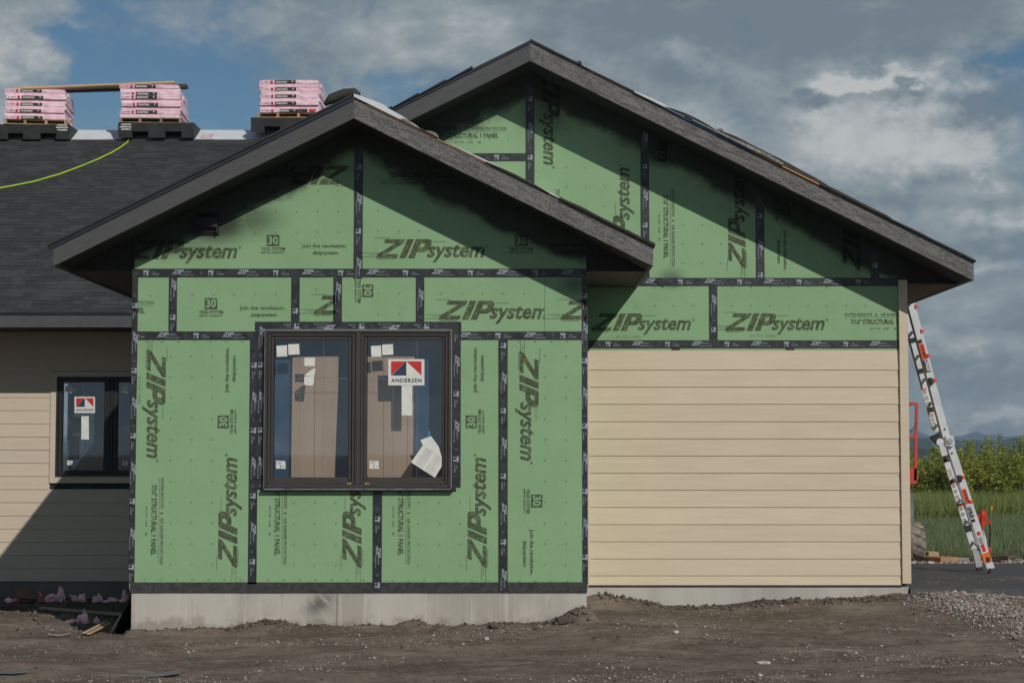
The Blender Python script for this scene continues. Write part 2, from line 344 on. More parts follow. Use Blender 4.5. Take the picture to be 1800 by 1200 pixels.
def glass():
    m = bpy.data.materials.new('window_glass'); m.use_nodes = True; t = NT(m.node_tree); t.n.clear()
    tr = t.new('ShaderNodeBsdfTransparent'); tr.inputs[0].default_value = (.90,.92,.93,1)
    gl = t.new('ShaderNodeBsdfGlossy'); gl.inputs['Roughness'].default_value = .02; gl.inputs[0].default_value = (.9,.95,1,1)
    ge = t.new('ShaderNodeNewGeometry'); dt = t.new('ShaderNodeVectorMath', operation='DOT_PRODUCT'); t.l.new(ge.outputs['Normal'], dt.inputs[0]); t.l.new(ge.outputs['Incoming'], dt.inputs[1])
    fz = t.m('ADD', t.m('MULTIPLY', t.m('POWER', t.m('SUBTRACT', 1., t.m('ABSOLUTE', dt.outputs['Value'])), 5.), .9), .09)
    mx = t.new('ShaderNodeMixShader'); t.l.new(fz, mx.inputs[0]); t.l.new(tr.outputs[0], mx.inputs[1]); t.l.new(gl.outputs[0], mx.inputs[2])
    o = t.new('ShaderNodeOutputMaterial'); t.l.new(mx.outputs[0], o.inputs[0]); return m
M['glass'] = glass()

# ------------------------------------------------------------------ ground
CTRL = np.array([(-6,12,-.06),(0,11.5,-.01),(6,12,0),(-7,15,-.05),(-4,16,-.04),(-4.6,17.4,-.03),(0,16.,.02),(3,16,.05),(5,15.5,.03),(-3.7,17.3,-.035),(-1.6,17.3,.03),(.7,17.3,.10),(2.2,17.4,.07),(4,17.2,.06),
    (.9,18.9,.14),(1.8,18.9,.10),(3,18.9,.14),(3.9,18.9,.11),(4.5,18.9,.25),(4.25,19.1,.28),(5.2,18.1,.12),(6,17.9,.09),(7.5,17,.04),(8,18.3,.14),
    (4.5,19.4,.27),(6,19.4,.27),(9,19.4,.27),(4.5,24,.26),(7,22,.27),(9,24,.25),(5,27,.13),(9,27,.13),(7,33,.05),(12,40,-.03),(7,45,-.1),(10,60,-.2),(18,60,-.2),(30,90,-.3),(-30,60,-.2),(0,40,0),
    (-5.5,18,-.03),(-5.9,19.6,-.01),(-5.3,20,-.05),(-4.5,18.9,-.10),(-4.2,19.8,-.17),(-4.6,21,-.21),(-6,22,-.20),(-6,24,-.23),(-4,24.5,-.22),(-9,20,0),(-9,24,-.2),(-20,20,-.1),(20,15,0),(0,-10,0),(-20,-5,0),(20,0,0)])
def ghat(x, y):
    x = np.asarray(x, float); y = np.asarray(y, float); num = 0; den = 1e-9
    for cx, cy, cz in CTRL:
        k = 1/((x-cx)**2+(y-cy)**2+.25)**2; num = num+k*cz; den = den+k
    return num/den
def ground_z(x, y):
    x = np.asarray(x, float); y = np.asarray(y, float); z = ghat(x, y)
    near = np.clip((30-y)/4, 0, 1)*np.clip((x+14)/3, 0, 1)*np.clip((y+2)/3, 0, 1)
    z = z + near*(.05*fbm(x*.9, y*1.3) + .020*fbm(x*5, y*6) + .010*fbm(x*13, y*13, 3))
    z = z - near*.035*np.exp(-((y-15.0-.10*x-.25*np.sin(x*.7))/.16)**2)*(.6+fbm(x*2,y*2,2)) - near*.03*np.exp(-((y-16.4-.06*x-.2*np.sin(x*.5+1))/.14)**2)*(.6+fbm(x*2+4,y*2,2))
    lump = np.clip(vnoise(x*4+9, y*4)*2.2+.15, 0, 1)
    z = z + near*lump*.018*np.abs(fbm(x*15, y*15, 3))
    # spill of loose soil heaped against the concrete
    def heap(d, amp, wd): return amp*np.exp(-(d/wd)**2)*(.35+1.3*np.clip(fbm(x*2.2+5, y*0+3, 4)+.25, 0, 1.2))
    z = z + np.where((x > -3.7) & (x < .8), heap(y-17.42, .075, .11), 0)
    z = z + np.where((x > .7) & (x < 4.1), heap(y-19.05, .05, .16), 0)
    z = z + .05*np.exp(-((x+2.35)/.28)**2-((y-17.4)/.12)**2) + .09*np.exp(-((x-.62)/.2)**2-((y-17.4)/.13)**2) + .05*np.exp(-((x-1.0)/.35)**2-((y-18.9)/.3)**2)
    # berm with a dip behind, left of the front wing
    lft = np.clip((-3.9-x)/.4, 0, 1)
    z = z + lft*.05*np.exp(-((y-19.4-.5*(x+5))/.5)**2)*(1+fbm(x*3, y*3))
    z = z + lft*np.clip((y-19.5)/1, 0, 1)*np.clip((25-y)/2, 0, 1)*.05*fbm(x*3, y*3)
    z = np.where((x > 4.5) & (y > 19.15) & (y < 23.4), np.minimum(z, .255), z)
    return z
def axis(lo, hi, st, far, g=1.22):
    a = list(np.arange(lo, hi, st)); s_ = st
    while a[-1] < far: s_ *= g; a.append(a[-1]+s_)
    s_ = st; f = []
    x = lo
    while x > -far: s_ *= g; x -= s_; f.append(x)
    return np.array(f[::-1]+a)
gx = axis(-7.5, 8.5, .04, 9000); gy = axis(12.5, 25.5, .04, 9000)
GX, GY = np.meshgrid(gx, gy); GZ = ground_z(GX, GY)
nx_, ny_ = len(gx), len(gy)
ii = (np.arange(ny_-1)[:,None]*nx_ + np.arange(nx_-1)[None,:]).ravel()
def mud(name='site_soil'):
    m = bpy.data.materials.new(name); m.use_nodes = True; t = NT(m.node_tree); p = t.n['Principled BSDF']
    co = t.new('ShaderNodeNewGeometry').outputs['Position']; x, y, z = t.sep(co)
    a = t.noise(t.mapr(co,(1,1.5,1)), .9, 8, .6, .4); b = t.noise(co, 7, 6, .65); c = t.noise(co, 45, 4, .7)
    col = t.mix(t.ss(a, .40, .62), (.105,.080,.064), (.175,.138,.112))
    col = t.mix(t.m('MULTIPLY', t.ss(b, .5, .68), .5), col, (.215,.172,.142))
    col = t.mix(t.m('MULTIPLY', t.ss(c, .5, .62), .35), col, (.085,.070,.058))
    tr = t.noise(t.mapr(co, (.45,2.2,1)), 2.6, 9, .68); col = t.mix(t.m('MULTIPLY', t.ss(tr, .56, .68), .6), col, (.27,.22,.178))
    col = t.mix(t.m('MULTIPLY', t.ss(t.noise(t.mapr(co,(1,1.6,1)), 4.5, 10, .72, .5), .53, .64), .45), col, (.060,.045,.036))
    fn = t.noise(t.mapr(co,(1,1.4,1)), 28, 6, .75); col = t.mix(t.m('MULTIPLY', t.ss(fn, .52, .66), .55), col, (.27,.22,.178)); col = t.mix(t.m('MULTIPLY', t.ss(fn, .47, .36), .5), col, (.055,.043,.035))
    pt = t.noise(t.mapr(co,(.7,1.5,1), loc=(3,1,0)), 1.1, 7, .62, .6); col = t.mix(t.m('MULTIPLY', t.ss(pt, .52, .66), .5), col, (.25,.215,.172))
    sp = t.voro(co, 38); col = t.mix(t.m('MULTIPLY', t.ss(sp, .14, .09), t.ss(t.noise(co, 3), .45, .6)), col, (.30,.28,.25))
    low_dark = t.ss(t.m('ADD', z, t.m('MULTIPLY', t.m('SUBTRACT', b, .5), .12)), -.10, -.17)  # mask that darkens the soil in low ground
    col = t.mix(t.m('MULTIPLY', low_dark, .8), col, (.045,.040,.034))
    gr = t.m('MULTIPLY', t.ss(t.m('ADD', y, t.m('MULTIPLY', t.m('SUBTRACT', a, .5), 2.)), 26.2, 27.4), 1.)
    col = t.mix(gr, col, (.05,.075,.028))
    t.put(p.inputs['Base Color'], col); p.inputs['Roughness'].default_value = .95; p.inputs['Specular IOR Level'].default_value = .15
    bp = t.new('ShaderNodeBump'); bp.inputs['Strength'].default_value = .8; bp.inputs['Distance'].default_value = .012
    t.put(bp.inputs['Height'], t.m('ADD', t.noise(co, 22, 8, .7), t.m('MULTIPLY', t.noise(co, 120, 3, .6), .3))); t.l.new(bp.outputs[0], p.inputs['Normal']); return m
M['dirt'] = mud()
g = soup('ground', np.stack([GX.ravel(), GY.ravel(), GZ.ravel()], 1), np.stack([ii, ii+1, ii+nx_+1, ii+nx_], 1), M['dirt'], smooth=True); g['kind'] = 'structure'
def gz(x, y): return float(ground_z(x, y))

# driveway: dark rolled surface with a crumbling near edge
dx = np.arange(4.196, 16, .08); dy = np.arange(0, 1.001, .02)
DX, DT = np.meshgrid(dx, dy)
edge = 19.12 + .06*fbm(DX*1.3, DX*0) + .03*fbm(DX*6, DX*0+2) - .05*(DX-4.2)*.1
DY = edge + DT*(23.5-edge); DZ = .302 + .012*fbm(DX*.8, DY*.8) - .02*np.clip((DX-6)/6, 0, 1)
n0, n1_ = DX.shape[1], DX.shape[0]
top = np.stack([DX.ravel(), DY.ravel(), DZ.ravel()], 1)
skirt = np.stack([DX[0], DY[0]-.07-.02*vnoise(dx*7, dx*0), DZ[0]-.16], 1)
jj = (np.arange(n1_-1)[:,None]*n0 + np.arange(n0-1)[None,:]).ravel(); k = len(top); s0 = np.arange(n0-1)
fc = np.concatenate([np.stack([jj, jj+1, jj+n0+1, jj+n0], 1), np.stack([k+s0, k+s0+1, s0+1, s0], 1)])
def tar(t, c, co):
    a = t.noise(t.mapr(co,(1,2,1)), 1.4, 7, .65); return t.mix(t.m('MULTIPLY', t.ss(a, .52, .7), .5), c, (.15,.13,.105))
M['drive'] = pm('dark_driveway_surface', (.050,.053,.054), (.068,.070,.070), .8, 5, bump=.4, bscale=60, bdist=.01, extra=tar)
o = soup('driveway', np.concatenate([top, skirt]), fc, M['drive'], smooth=False); o['kind'] = 'structure'

# loose stones: three shapes of stone, spread by numpy
ico = bmesh.new(); bmesh.ops.create_icosphere(ico, subdivisions=1, radius=1); IV = np.array([v.co[:] for v in ico.verts]); IF = np.array([[v.index for v in f.verts] for f in ico.faces]); ico.free()
OV = np.array([(1,0,0),(-1,0,0),(0,1,0),(0,-1,0),(0,0,1),(0,0,-1)], float); OF = np.array([(0,2,4),(2,1,4),(1,3,4),(3,0,4),(2,0,5),(1,2,5),(3,1,5),(0,3,5)])
def stones(name, xs, ys, rs, mats, flat=.6, sink=.25, big=False, z=None):
    V, Fc = (IV, IF) if big else (OV, OF); n = len(xs)
    sc = np.stack([rs*rng.uniform(.7,1.4,n), rs*rng.uniform(.7,1.3,n), rs*rng.uniform(.7,1.1,n)*flat], 1)
    v = V[None]*(1+rng.uniform(-.28,.28,(n,len(V),1)))*sc[:,None,:]
    a = rng.uniform(0, 6.28, n); ca, sa = np.cos(a)[:,None], np.sin(a)[:,None]
    vx = v[...,0]*ca - v[...,1]*sa; vy = v[...,0]*sa + v[...,1]*ca
    zz = (ground_z(xs, ys) if z is None else z) + sc[:,2]*(1-sink*2)
    P = np.stack([vx+xs[:,None], vy+ys[:,None], v[...,2]+zz[:,None]], 2).reshape(-1, 3)
    Fs = (Fc[None] + (np.arange(n)*len(V))[:,None,None]).reshape(-1, 3)
    mi = np.repeat(rng.integers(0, len(mats), n), len(Fc))
    o = soup(name, P, Fs, mats, midx=mi); o['kind'] = 'stuff'; return o
M['st'] = [pm('stone_%s' % nm, c, rough=.85) for nm, c in (('pale', (.50,.47,.43)), ('grey', (.29,.275,.255)), ('pinkish', (.27,.20,.18)), ('brown', (.17,.14,.115)), ('dark', (.10,.095,.09)))]
def vis(n, y0, y1):
    ys = 1/np.sqrt(rng.uniform(1/y1**2, 1/y0**2, n)) if False else rng.uniform(y0, y1, n)
    return rng.uniform(-.36, .36, n)*ys, ys
xs, ys = vis(95000, 12.3, 19.0)
keep = (vnoise(xs*1.2, ys*1.6)+.5*vnoise(xs*4, ys*5) > rng.uniform(-.05, .85, len(xs))) & ~((ys > 17.45) & (xs > -3.72) & (xs < .75)) & ~((ys > 18.95) & (xs > .7))
xs, ys = xs[keep], ys[keep]
stones('pebbles', xs, ys, rng.gamma(1.6, .0026, len(xs))+.0022, [M['st'][0], M['st'][1], M['st'][2], M['st'][3], M['st'][1]], flat=.55, sink=.3)
# gravel spill along the driveway and down to the right corner
xs = rng.uniform(3.7, 7.8, 150000); ys = rng.uniform(14.0, 19.2, 150000)
lim = np.interp(ys, [14, 15, 16.3, 17.1, 17.9, 18.4, 18.9, 19.2], [4.2, 4.22, 4.42, 4.50, 4.22, 4.02, 3.95, 4.2]) + .22*fbm(xs*1.6, ys*1.6)
dn = np.clip((xs-lim)/.6+.2, 0, 1)**1.5*.85; keep = (rng.random(len(xs)) < dn) & (ys < 19.12-.05*(xs-4))
xs, ys = xs[keep], ys[keep]
stones('gravel', xs, ys, rng.gamma(2.2, .0030, len(xs))+.0028, [M['st'][0], M['st'][1], M['st'][2], M['st'][3], M['st'][2], M['st'][3], M['st'][1]], flat=.7, sink=.2)
xs = rng.uniform(4.4, 12, 16000); ys = rng.uniform(23.5, 26.6, 16000)
stones('gravel_strip', xs, ys, rng.gamma(4, .004, len(xs))+.006, [M['st'][0], M['st'][1], M['st'][2], M['st'][1]], flat=.7, sink=.15)
# dark clods against the concrete
cl = []
for _ in range(420):
    x = random.uniform(-3.68, .75); cl.append((x, 17.45-abs(random.gauss(0, .05)), abs(random.gauss(0, .006))+.003))
for _ in range(50): cl.append((random.gauss(-2.35, .25), 17.40-abs(random.gauss(0, .04)), random.uniform(.008, .02)))
for _ in range(500):
    x = random.uniform(.9, 4.0); cl.append((x, 19.05-abs(random.gauss(0, .12)), abs(random.gauss(0, .009))+.004))
for _ in range(45): cl.append((random.gauss(.55, .13), 17.36-abs(random.gauss(0, .07)), random.uniform(.010, .028)))
for _ in range(1100): cl.append((random.uniform(-7.2, -3.8), random.uniform(17.3, 24), abs(random.gauss(0, .011))+.004))
for _ in range(1100): cl.append((random.uniform(-6, 6), random.uniform(13, 18.5), abs(random.gauss(0, .005))+.003))
cl = np.array([c for c in cl if not (c[1] > 17.46 and -3.72 < c[0] < .76) and not (c[1] > 19.1 and c[0] > .7)])
M['clod'] = [pm('dark_soil_clod', (.080,.066,.054), (.105,.087,.072), .95, 30, bump=.5), pm('dry_soil_clod', (.16,.134,.11), (.12,.10,.083), .95, 30, bump=.5)]
stones('soil_clods', cl[:,0], cl[:,1], cl[:,2], M['clod'], flat=.85, sink=.2, big=True)
# ------------------------------------------------------------------ lettering
def tmesh(body, width=None, height=None, shear=0, off=0, spacing=1.0, keep=False):
    """flat lettering centred on 0,0 as (verts Nx2, faces)"""
    c = bpy.data.curves.new('t', 'FONT'); c.body = body; c.size = 1; c.shear = shear; c.offset = off; c.resolution_u = 2; c.space_character = spacing
    c.align_x = 'LEFT'; c.space_line = .85
    o = bpy.data.objects.new('t', c); COL.objects.link(o)
    me = bpy.data.meshes.new_from_object(o); bpy.data.objects.remove(o); bpy.data.curves.remove(c)
    v = np.array([p.co[:2] for p in me.vertices]); f = [tuple(p.vertices) for p in me.polygons]; bpy.data.meshes.remove(me)
    lo, hi = v.min(0), v.max(0); v = v-(lo+hi)/2
    if width: sx = width/(hi[0]-lo[0]); sy = height/(hi[1]-lo[1]) if height else sx
    else: sy = height/(hi[1]-lo[1]); sx = sy
    return v*np.array([sx, sy]), f
class El:                                                  # a flat printed element
    def __init__(s): s.v = np.zeros((0,2)); s.f = []; s.m = []
    def add(s, vf, dx=0, dy=0, rot=0, mi=0, sc=1):
        v, f = vf; c, q = math.cos(rot), math.sin(rot); v = np.asarray(v)*sc
        v = np.stack([v[:,0]*c-v[:,1]*q+dx, v[:,0]*q+v[:,1]*c+dy], 1); b = len(s.v)
        s.v = np.concatenate([s.v, v]); s.f += [tuple(i+b for i in k) for k in f]; s.m += [mi]*len(f); return s
    def poly(s, pts, mi=0):
        b = len(s.v); s.v = np.concatenate([s.v, np.array(pts, float)]); s.f.append(tuple(range(b, b+len(pts)))); s.m.append(mi); return s
    def rect(s, x0, y0, x1, y1, mi=0): return s.poly([(x0,y0),(x1,y0),(x1,y1),(x0,y1)], mi)
    def both(s): return s.v, s.f
def put_el(el, name, mats, parent, x, z, Y, rot=0, clip=None, rake=None):
    v, f = el.both(); c, q = math.cos(rot), math.sin(rot)
    wv = np.stack([v[:,0]*c-v[:,1]*q+x, np.full(len(v), Y), v[:,0]*q+v[:,1]*c+z], 1)
    for f_, m_ in zip(el.f, el.m):
        if m_: wv[list(f_), 1] = Y-.0015                    # second ink lies over the first
    if clip and (wv[:,0].min() > clip[2] or wv[:,0].max() < clip[0] or wv[:,2].min() > clip[3] or wv[:,2].max() < clip[1]): return None
    wo_ = worg(parent) if parent else Vector((0,0,0))
    me = bpy.data.meshes.new(name); me.from_pydata([tuple(p) for p in (wv-np.array(wo_[:]))], [], f)
    for m_ in (mats if isinstance(mats, (list,tuple)) else [mats]): me.materials.append(m_)
    if any(el.m): me.polygons.foreach_set('material_index', el.m)
    if clip:
        x0, z0, x1, z1 = clip
        if rake or wv[:,0].min() < x0 or wv[:,0].max() > x1 or wv[:,2].min() < z0 or wv[:,2].max() > z1:
            bm = bmesh.new(); bm.from_mesh(me); cuts = [((x0,0,0),(-1,0,0)),((x1,0,0),(1,0,0)),((0,0,z0),(0,0,-1)),((0,0,z1),(0,0,1))]
            if rake: cuts += [((rake[0],0,rake[1]),(rake[2],0,1)), ((rake[0],0,rake[1]),(-rake[2],0,1))]
            for co, no in cuts:
                bmesh.ops.bisect_plane(bm, geom=list(bm.verts)+list(bm.edges)+list(bm.faces), plane_co=Vector(co)-wo_, plane_no=no, clear_outer=True)
            bm.to_mesh(me); bm.free()
            if not me.polygons: bpy.data.meshes.remove(me); return None
    return link(name, me, parent)
def zip_letters(k=.42):
    e = El(); sh = lambda pts: [(x+k*y, y) for x, y in pts]
    e.poly(sh([(0,1),(0,.79),(.62,.79),(-.08,.2),(-.08,0),(1.02,0),(1.02,.21),(.34,.21),(1.04,.80),(1.04,1)][::-1]))
    e.poly(sh([(1.15,0),(1.50,0),(1.50,1),(1.15,1)]))
    e.poly(sh([(1.61,0),(1.95,0),(1.95,1),(1.61,1)]))
    o1 = [(1.95,1)]+[(2.28+.27*math.sin(a), .66+.34*math.cos(a)) for a in np.linspace(0, math.pi, 9)]+[(1.95,.32)]
    i1 = [(1.95,.80)]+[(2.12+.08*math.sin(a), .68+.12*math.cos(a)) for a in np.linspace(0, math.pi, 9)]+[(1.95,.56)]
    for a in range(len(o1)-1): e.poly(sh([o1[a], i1[a], i1[a+1], o1[a+1]]))
    return e
E = {}
lg = El(); z_ = zip_letters(); lg.add(z_.both(), 0, 0)
lg.add(tmesh('system', 3.05, .98, shear=.26, off=.026), 4.12, .27)
lg.add(tmesh('\u00ae', .15), 5.78, .62)
for (a, b, y) in ((-.75,.3,.26),(-.42,.2,.16),(-.9,.05,.05),(.0,.9,-.06),(-.2,.6,1.05),(2.9,3.6,.86)): lg.rect(a, y, b, y+.018)
lo, hi = np.array([-.08,0]), np.array([5.85,1]); lg.v = (lg.v-(lo+hi)/2)*(1.1/5.93); E['logo'] = lg
e30 = El(); bx = .112
e30.rect(-bx/2, .02, bx/2, .085+.02-.0+.01)
E['30box'] = e30
e = El()                                                   # dark square with figures left open in panel green
e.rect(-.062, -.002, .062, .107, 0); E['thirty'] = e
e.add(tmesh('30', .098, .082, off=.03), 0, .053, mi=1)
e.add(tmesh('YEAR SYSTEM', .235, .034, off=.02), 0, -.030); e.add(tmesh('LIMITED WARRANTY', .235, .018, off=.015), 0, -.066)
e = El(); e.add(tmesh('Join the revolution.', .44, .050, off=.022), 0, .028); e.add(tmesh('#zipsystem', .25, .046, off=.022), .015, -.040); E['join'] = e
e = El(); e.add(tmesh('WATER-RESISTIVE   &   AIR BARRIER PROTECTION', .83, .030, off=.015, spacing=1.1), 0, .075); e.rect(-.415, .045, .415, .048)
e.add(tmesh('7/16" STRUCTURAL 1 PANEL', .68, .056, off=.03), -.01, -.002); e.add(tmesh('03-17-24   16:40       80', .28, .020), -.0, -.075); E['spec'] = e
e = El(); e.add(tmesh('031724 1448U', .265, .030, spacing=1.15), 0, 0); E['stamp'] = e
# tape lettering, one repeat
tp = El(); tp.add(zip_letters().both(), -.088, -.004, sc=.036); tp.add(tmesh('system', .075, .022, shear=.3), .048, .008)
tp.rect(-.10, -.013, -.005, -.008); tp.add(tmesh('FLASHING TAPE', .12, .011, off=.01), .055, -.019); E['tlogo'] = tp
ti = El(); ti.rect(-.026, .004, .020, .026); ti.rect(.006, -.026, .022, .004); ti.rect(.022, .008, .030, .022); ti.rect(-.022, -.024, -.016, -.004); ti.rect(-.013, -.024, -.004, -.018); E['ticon'] = ti
tt = El(); tt.add(tmesh('LINER', .075, .012, off=.01), 0, -.012); tt.rect(-.036, .006, .0, .010); E['ttext'] = tt
td = El(); td.rect(-.013, -.012, .013, -.004); td.rect(-.013, .0, .013, .006); td.rect(-.013, .010, .013, .014); E['tdim'] = td

# ------------------------------------------------------------------ the house
Y1, Y2, Y3 = 17.5, 19.15, 24.7                            # three wall planes
XL1, XR1 = X(233, Y1), X(1031, Y1); XC1 = at(622, 208, 16.9).x
house = empty('unfinished_house', (-1.5, Y1, 0), 'single-storey house under construction with green sheathed gables, tan lap siding and dark shingle roof', 'house')

def rake_params(apx, apb, apt, endx, endb, Yf):
    a = at(apx, apb, Yf); e_ = at(endx, endb, Yf); m_ = (a.z-e_.z)/(e_.x-a.x); return a.x, a.z, at(apx, apt, Yf).z-a.z, m_, e_.x-a.x
xc1, zb1, hf1, m1, hw1 = rake_params(622, 208, 171, 1148, 468, 16.9)
xc2, zb2, hf2, m2, hw2 = rake_params(932, 107, 73, 1712, 493, 18.55)
print('slopes', m1, m2, 'hf', hf1, hf2, 'half', hw1, hw2)
Ztop1, Ztop2 = zb1+hf1, zb2+hf2
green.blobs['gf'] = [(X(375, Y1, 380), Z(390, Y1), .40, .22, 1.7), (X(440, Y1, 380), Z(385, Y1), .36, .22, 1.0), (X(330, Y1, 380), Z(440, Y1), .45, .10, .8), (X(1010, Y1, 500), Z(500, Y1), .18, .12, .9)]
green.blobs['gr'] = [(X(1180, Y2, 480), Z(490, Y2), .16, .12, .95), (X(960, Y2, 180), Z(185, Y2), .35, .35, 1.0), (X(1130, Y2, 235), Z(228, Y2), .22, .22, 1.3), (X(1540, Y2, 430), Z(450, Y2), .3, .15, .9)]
M['gf'] = green('gf', (xc1, zb1, m1)); M['gr'] = green('gr', (xc2, zb2, m2)); M['inkf'] = ink('ink_gf', (xc1, zb1, m1)); M['inkr'] = ink('ink_gr', (xc2, zb2, m2)); M['gplain'] = pm('green_sheathing', (.185,.365,.185), (.205,.385,.20), .72, 2.5)

def gable_roof(xc, zb, hf, m_, hw, Yf, Yw, Yb, wl, wr, soffr, shingles_right):
    zt = zb+hf; ze = zb-m_*hw
    for s_, nm in ((-1, 'l'), (1, 'r')):
        xe = xc+s_*hw
        MB().prism([(xc, zb), (xc, zt), (xe, zt-m_*hw), (xe, ze)], Yf, Yf+.035).build('rake_fascia', M['fascia_'+nm], house, label='smooth black painted rake board' if s_ < 0 else 'weathered grey rough-sawn rake board')
        MB().prism([(xc, zb+.014), (xc, zb+.034), (xe-s_*.03, ze+m_*.03+.034), (xe-s_*.03, ze+m_*.03+.014)], Yf+.036, Yw+.02).build('rake_soffit', M['blackwood'], house)
        # roof deck and covering
        MB().prism([(xc, zt-.02), (xc, zt+.0), (xe, zt-m_*hw), (xe, zt-m_*hw-.02)], Yf+.036, Yb).build('roof_deck', M['core'], house)
        # eave board, flat soffit behind the gable wall, closing triangle
        MB().box(xe-s_*.035, Yf+.036, ze+.002, xe, Yb, zt-m_*hw-.021).build('eave_fascia', M['fascia_'+nm], house)
        wx = wl if s_ < 0 else wr
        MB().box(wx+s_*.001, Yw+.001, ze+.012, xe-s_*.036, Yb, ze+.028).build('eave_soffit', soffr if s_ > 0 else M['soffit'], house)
        MB().prism([(wx, ze+.03), (xe-s_*.036, ze+.03), (xe-s_*.036, ze+.036+m_*.0), (wx, ze+.02+m_*abs(xe-wx))], Yw+.0, Yw+.02).build('eave_return', M['blackwood'], house)
    return ze
ze1 = gable_roof(xc1, zb1, hf1, m1, hw1, 16.9, Y1, 25.5, XL1, XR1, M['soffit'], False)
ze2 = gable_roof(xc2, zb2, hf2, m2, hw2, 18.55, Y2, 31.5, X(300, Y2), X(1591, Y2), M['soffit_r'], False)

def edge_strip(name, mat, xa, xb, xc, zt, m_, y0, y1, off0, off1, wob=0, n=24, seed=0, label=None, parent=None):
    """strip following a roof slope between xa and xb, bottom at off0 and top at off1(t) above the rake top line"""
    xs_ = np.linspace(xa, xb, n); f1 = off1 if callable(off1) else (lambda t: off1)
    bot = [(x, zt-abs(x-xc)*m_+off0) for x in xs_]
    top_ = [(x, zt-abs(x-xc)*m_+max(off0+.004, f1(i/(n-1))+wob*float(vnoise(x*6+seed, seed)))) for i, x in enumerate(xs_)]
    return MB().prism(bot+top_[::-1], y0, y1).build(name, mat, parent or house, label=label)
# front gable: left slope finished with drip edge and shingle, right slope with torn felt
edge_strip('drip_edge', M['metal_black'], xc1, xc1-hw1-.05, xc1, Ztop1, m1, 16.885, 16.899, -.030, .006)
edge_strip('roof_shingles', M['shingle'][1], xc1-.02, xc1-hw1-.055, xc1, Ztop1, m1, 16.87, 25.4, .008, .028, wob=.010, n=50)
edge_strip('roof_underlayment', M['underlay'], xc1+.0, xc1+.62, xc1, Ztop1, m1, 16.88, 17.6, .002, lambda t: .012+.045*math.sin(math.pi*t)**1+.012*(t<.5), wob=.01, seed=3, label='crumpled white underlayment at the front ridge')
edge_strip('roof_felt', M['felt'], xc1+.1, xc1+.75, xc1, Ztop1, m1, 16.89, 17.3, .002, .012, seed=5)
edge_strip('torn_roof_felt', M['greyfelt'], xc1+.45, xc1+.80, xc1, Ztop1, m1, 16.875, 17.4, .008, lambda t: .030+.02*math.sin(9*t), wob=.03, seed=6, label='frayed grey underlayment scrap')
edge_strip('plywood_edge', M['reddish'], xc1+.12, xc1+1.3, xc1, Ztop1, m1, 16.892, 16.899, -.014, -.003)
edge_strip('roof_underlayment', M['underlay'], xc1+.95, xc1+2.0, xc1, Ztop1, m1, 16.884, 25.3, .002, lambda t: .010+.010*math.sin(math.pi*t), wob=.006, seed=9)
edge_strip('roof_felt', M['felt'], xc1+1.25, xc1+1.85, xc1, Ztop1, m1, 16.88, 18.5, .0, lambda t: .006+.016*math.sin(math.pi*t), seed=11)
edge_strip('roof_felt', M['felt'], xc1+1.95, xc1+hw1+.02, xc1, Ztop1, m1, 16.87, 25.2, -.004, .020, wob=.01, seed=13)
# little black roll lying on the front ridge
MB().tube([(xc1-.28, 16.95, Ztop1-.06), (xc1-.22, 16.97, Ztop1+.0), (xc1-.10, 16.98, Ztop1+.045), (xc1-.0, 16.97, Ztop1+.055), (xc1+.05, 16.96, Ztop1+.035)], [.02,.05,.055,.05,.02], 9).build('ridge_felt', M['felt'], house, smooth=True, label='bunched black felt on the front ridge')
# rear gable edges
edge_strip('drip_edge', M['metal_black'], xc2, xc2-hw2-.05, xc2, Ztop2, m2, 18.535, 18.549, -.024, .010)
xx = xc2-.02
for i in range(16):                                        # stepped starter courses seen end on
    L_ = .28+.0*i; edge_strip('shingle_course', M['shingle'][i%3], xx-.02, xx-L_-.02, xc2, Ztop2, m2, 18.51, 31.4, .012, (lambda t, i=i: .016+.020*(1-t)), n=3) if i > 1 else None; xx -= L_
edge_strip('roof_felt', M['felt'], xc2, xc2+.52, xc2, Ztop2, m2, 18.53, 31.3, .002, lambda t: .022+.0*t, wob=.012, seed=2)
MB().prism([(xc2+.46, Ztop2-.46*m2+.01), (xc2+.50, Ztop2-.50*m2+.055), (xc2+.53, Ztop2-.53*m2+.07), (xc2+.55, Ztop2-.55*m2+.01)], 18.6, 18.66).build('ridge_felt', M['felt'], house)
edge_strip('plywood_edge', M['reddish'], xc2+.6, xc2+1.2, xc2, Ztop2, m2, 18.54, 18.549, -.008, .0)
edge_strip('roof_felt', M['felt'], xc2+.5, xc2+1.35, xc2, Ztop2, m2, 18.53, 31.3, .002, .016, wob=.006, seed=4)
edge_strip('roof_underlayment', M['underlay'], xc2+1.08, xc2+1.6, xc2, Ztop2, m2, 18.52, 31.2, .002, lambda t: .012+.018*math.sin(math.pi*t), seed=5)
edge_strip('blue_edge_strip', pm('blue_edge_metal', (.03,.12,.34), rough=.5), xc2+1.45, xc2+2.32, xc2, Ztop2, m2, 18.53, 18.549, -.012, .004)
edge_strip('roof_felt', M['felt'], xc2+1.4, xc2+2.0, xc2, Ztop2, m2, 18.52, 31.2, .006, lambda t: .012+.035*math.sin(math.pi*t)**.6, wob=.012, seed=7)
edge_strip('torn_roof_felt', M['greyfelt'], xc2+1.68, xc2+1.98, xc2, Ztop2, m2, 18.515, 19.5, .006, .02, wob=.01, seed=8, label='pale frayed strip on the rear rake')
edge_strip('torn_roof_felt', M['greyfelt'], xc2+1.95, xc2+2.62, xc2, Ztop2, m2, 18.51, 20.5, .006, lambda t: .028+.012*math.sin(3*t), wob=.02, seed=12)
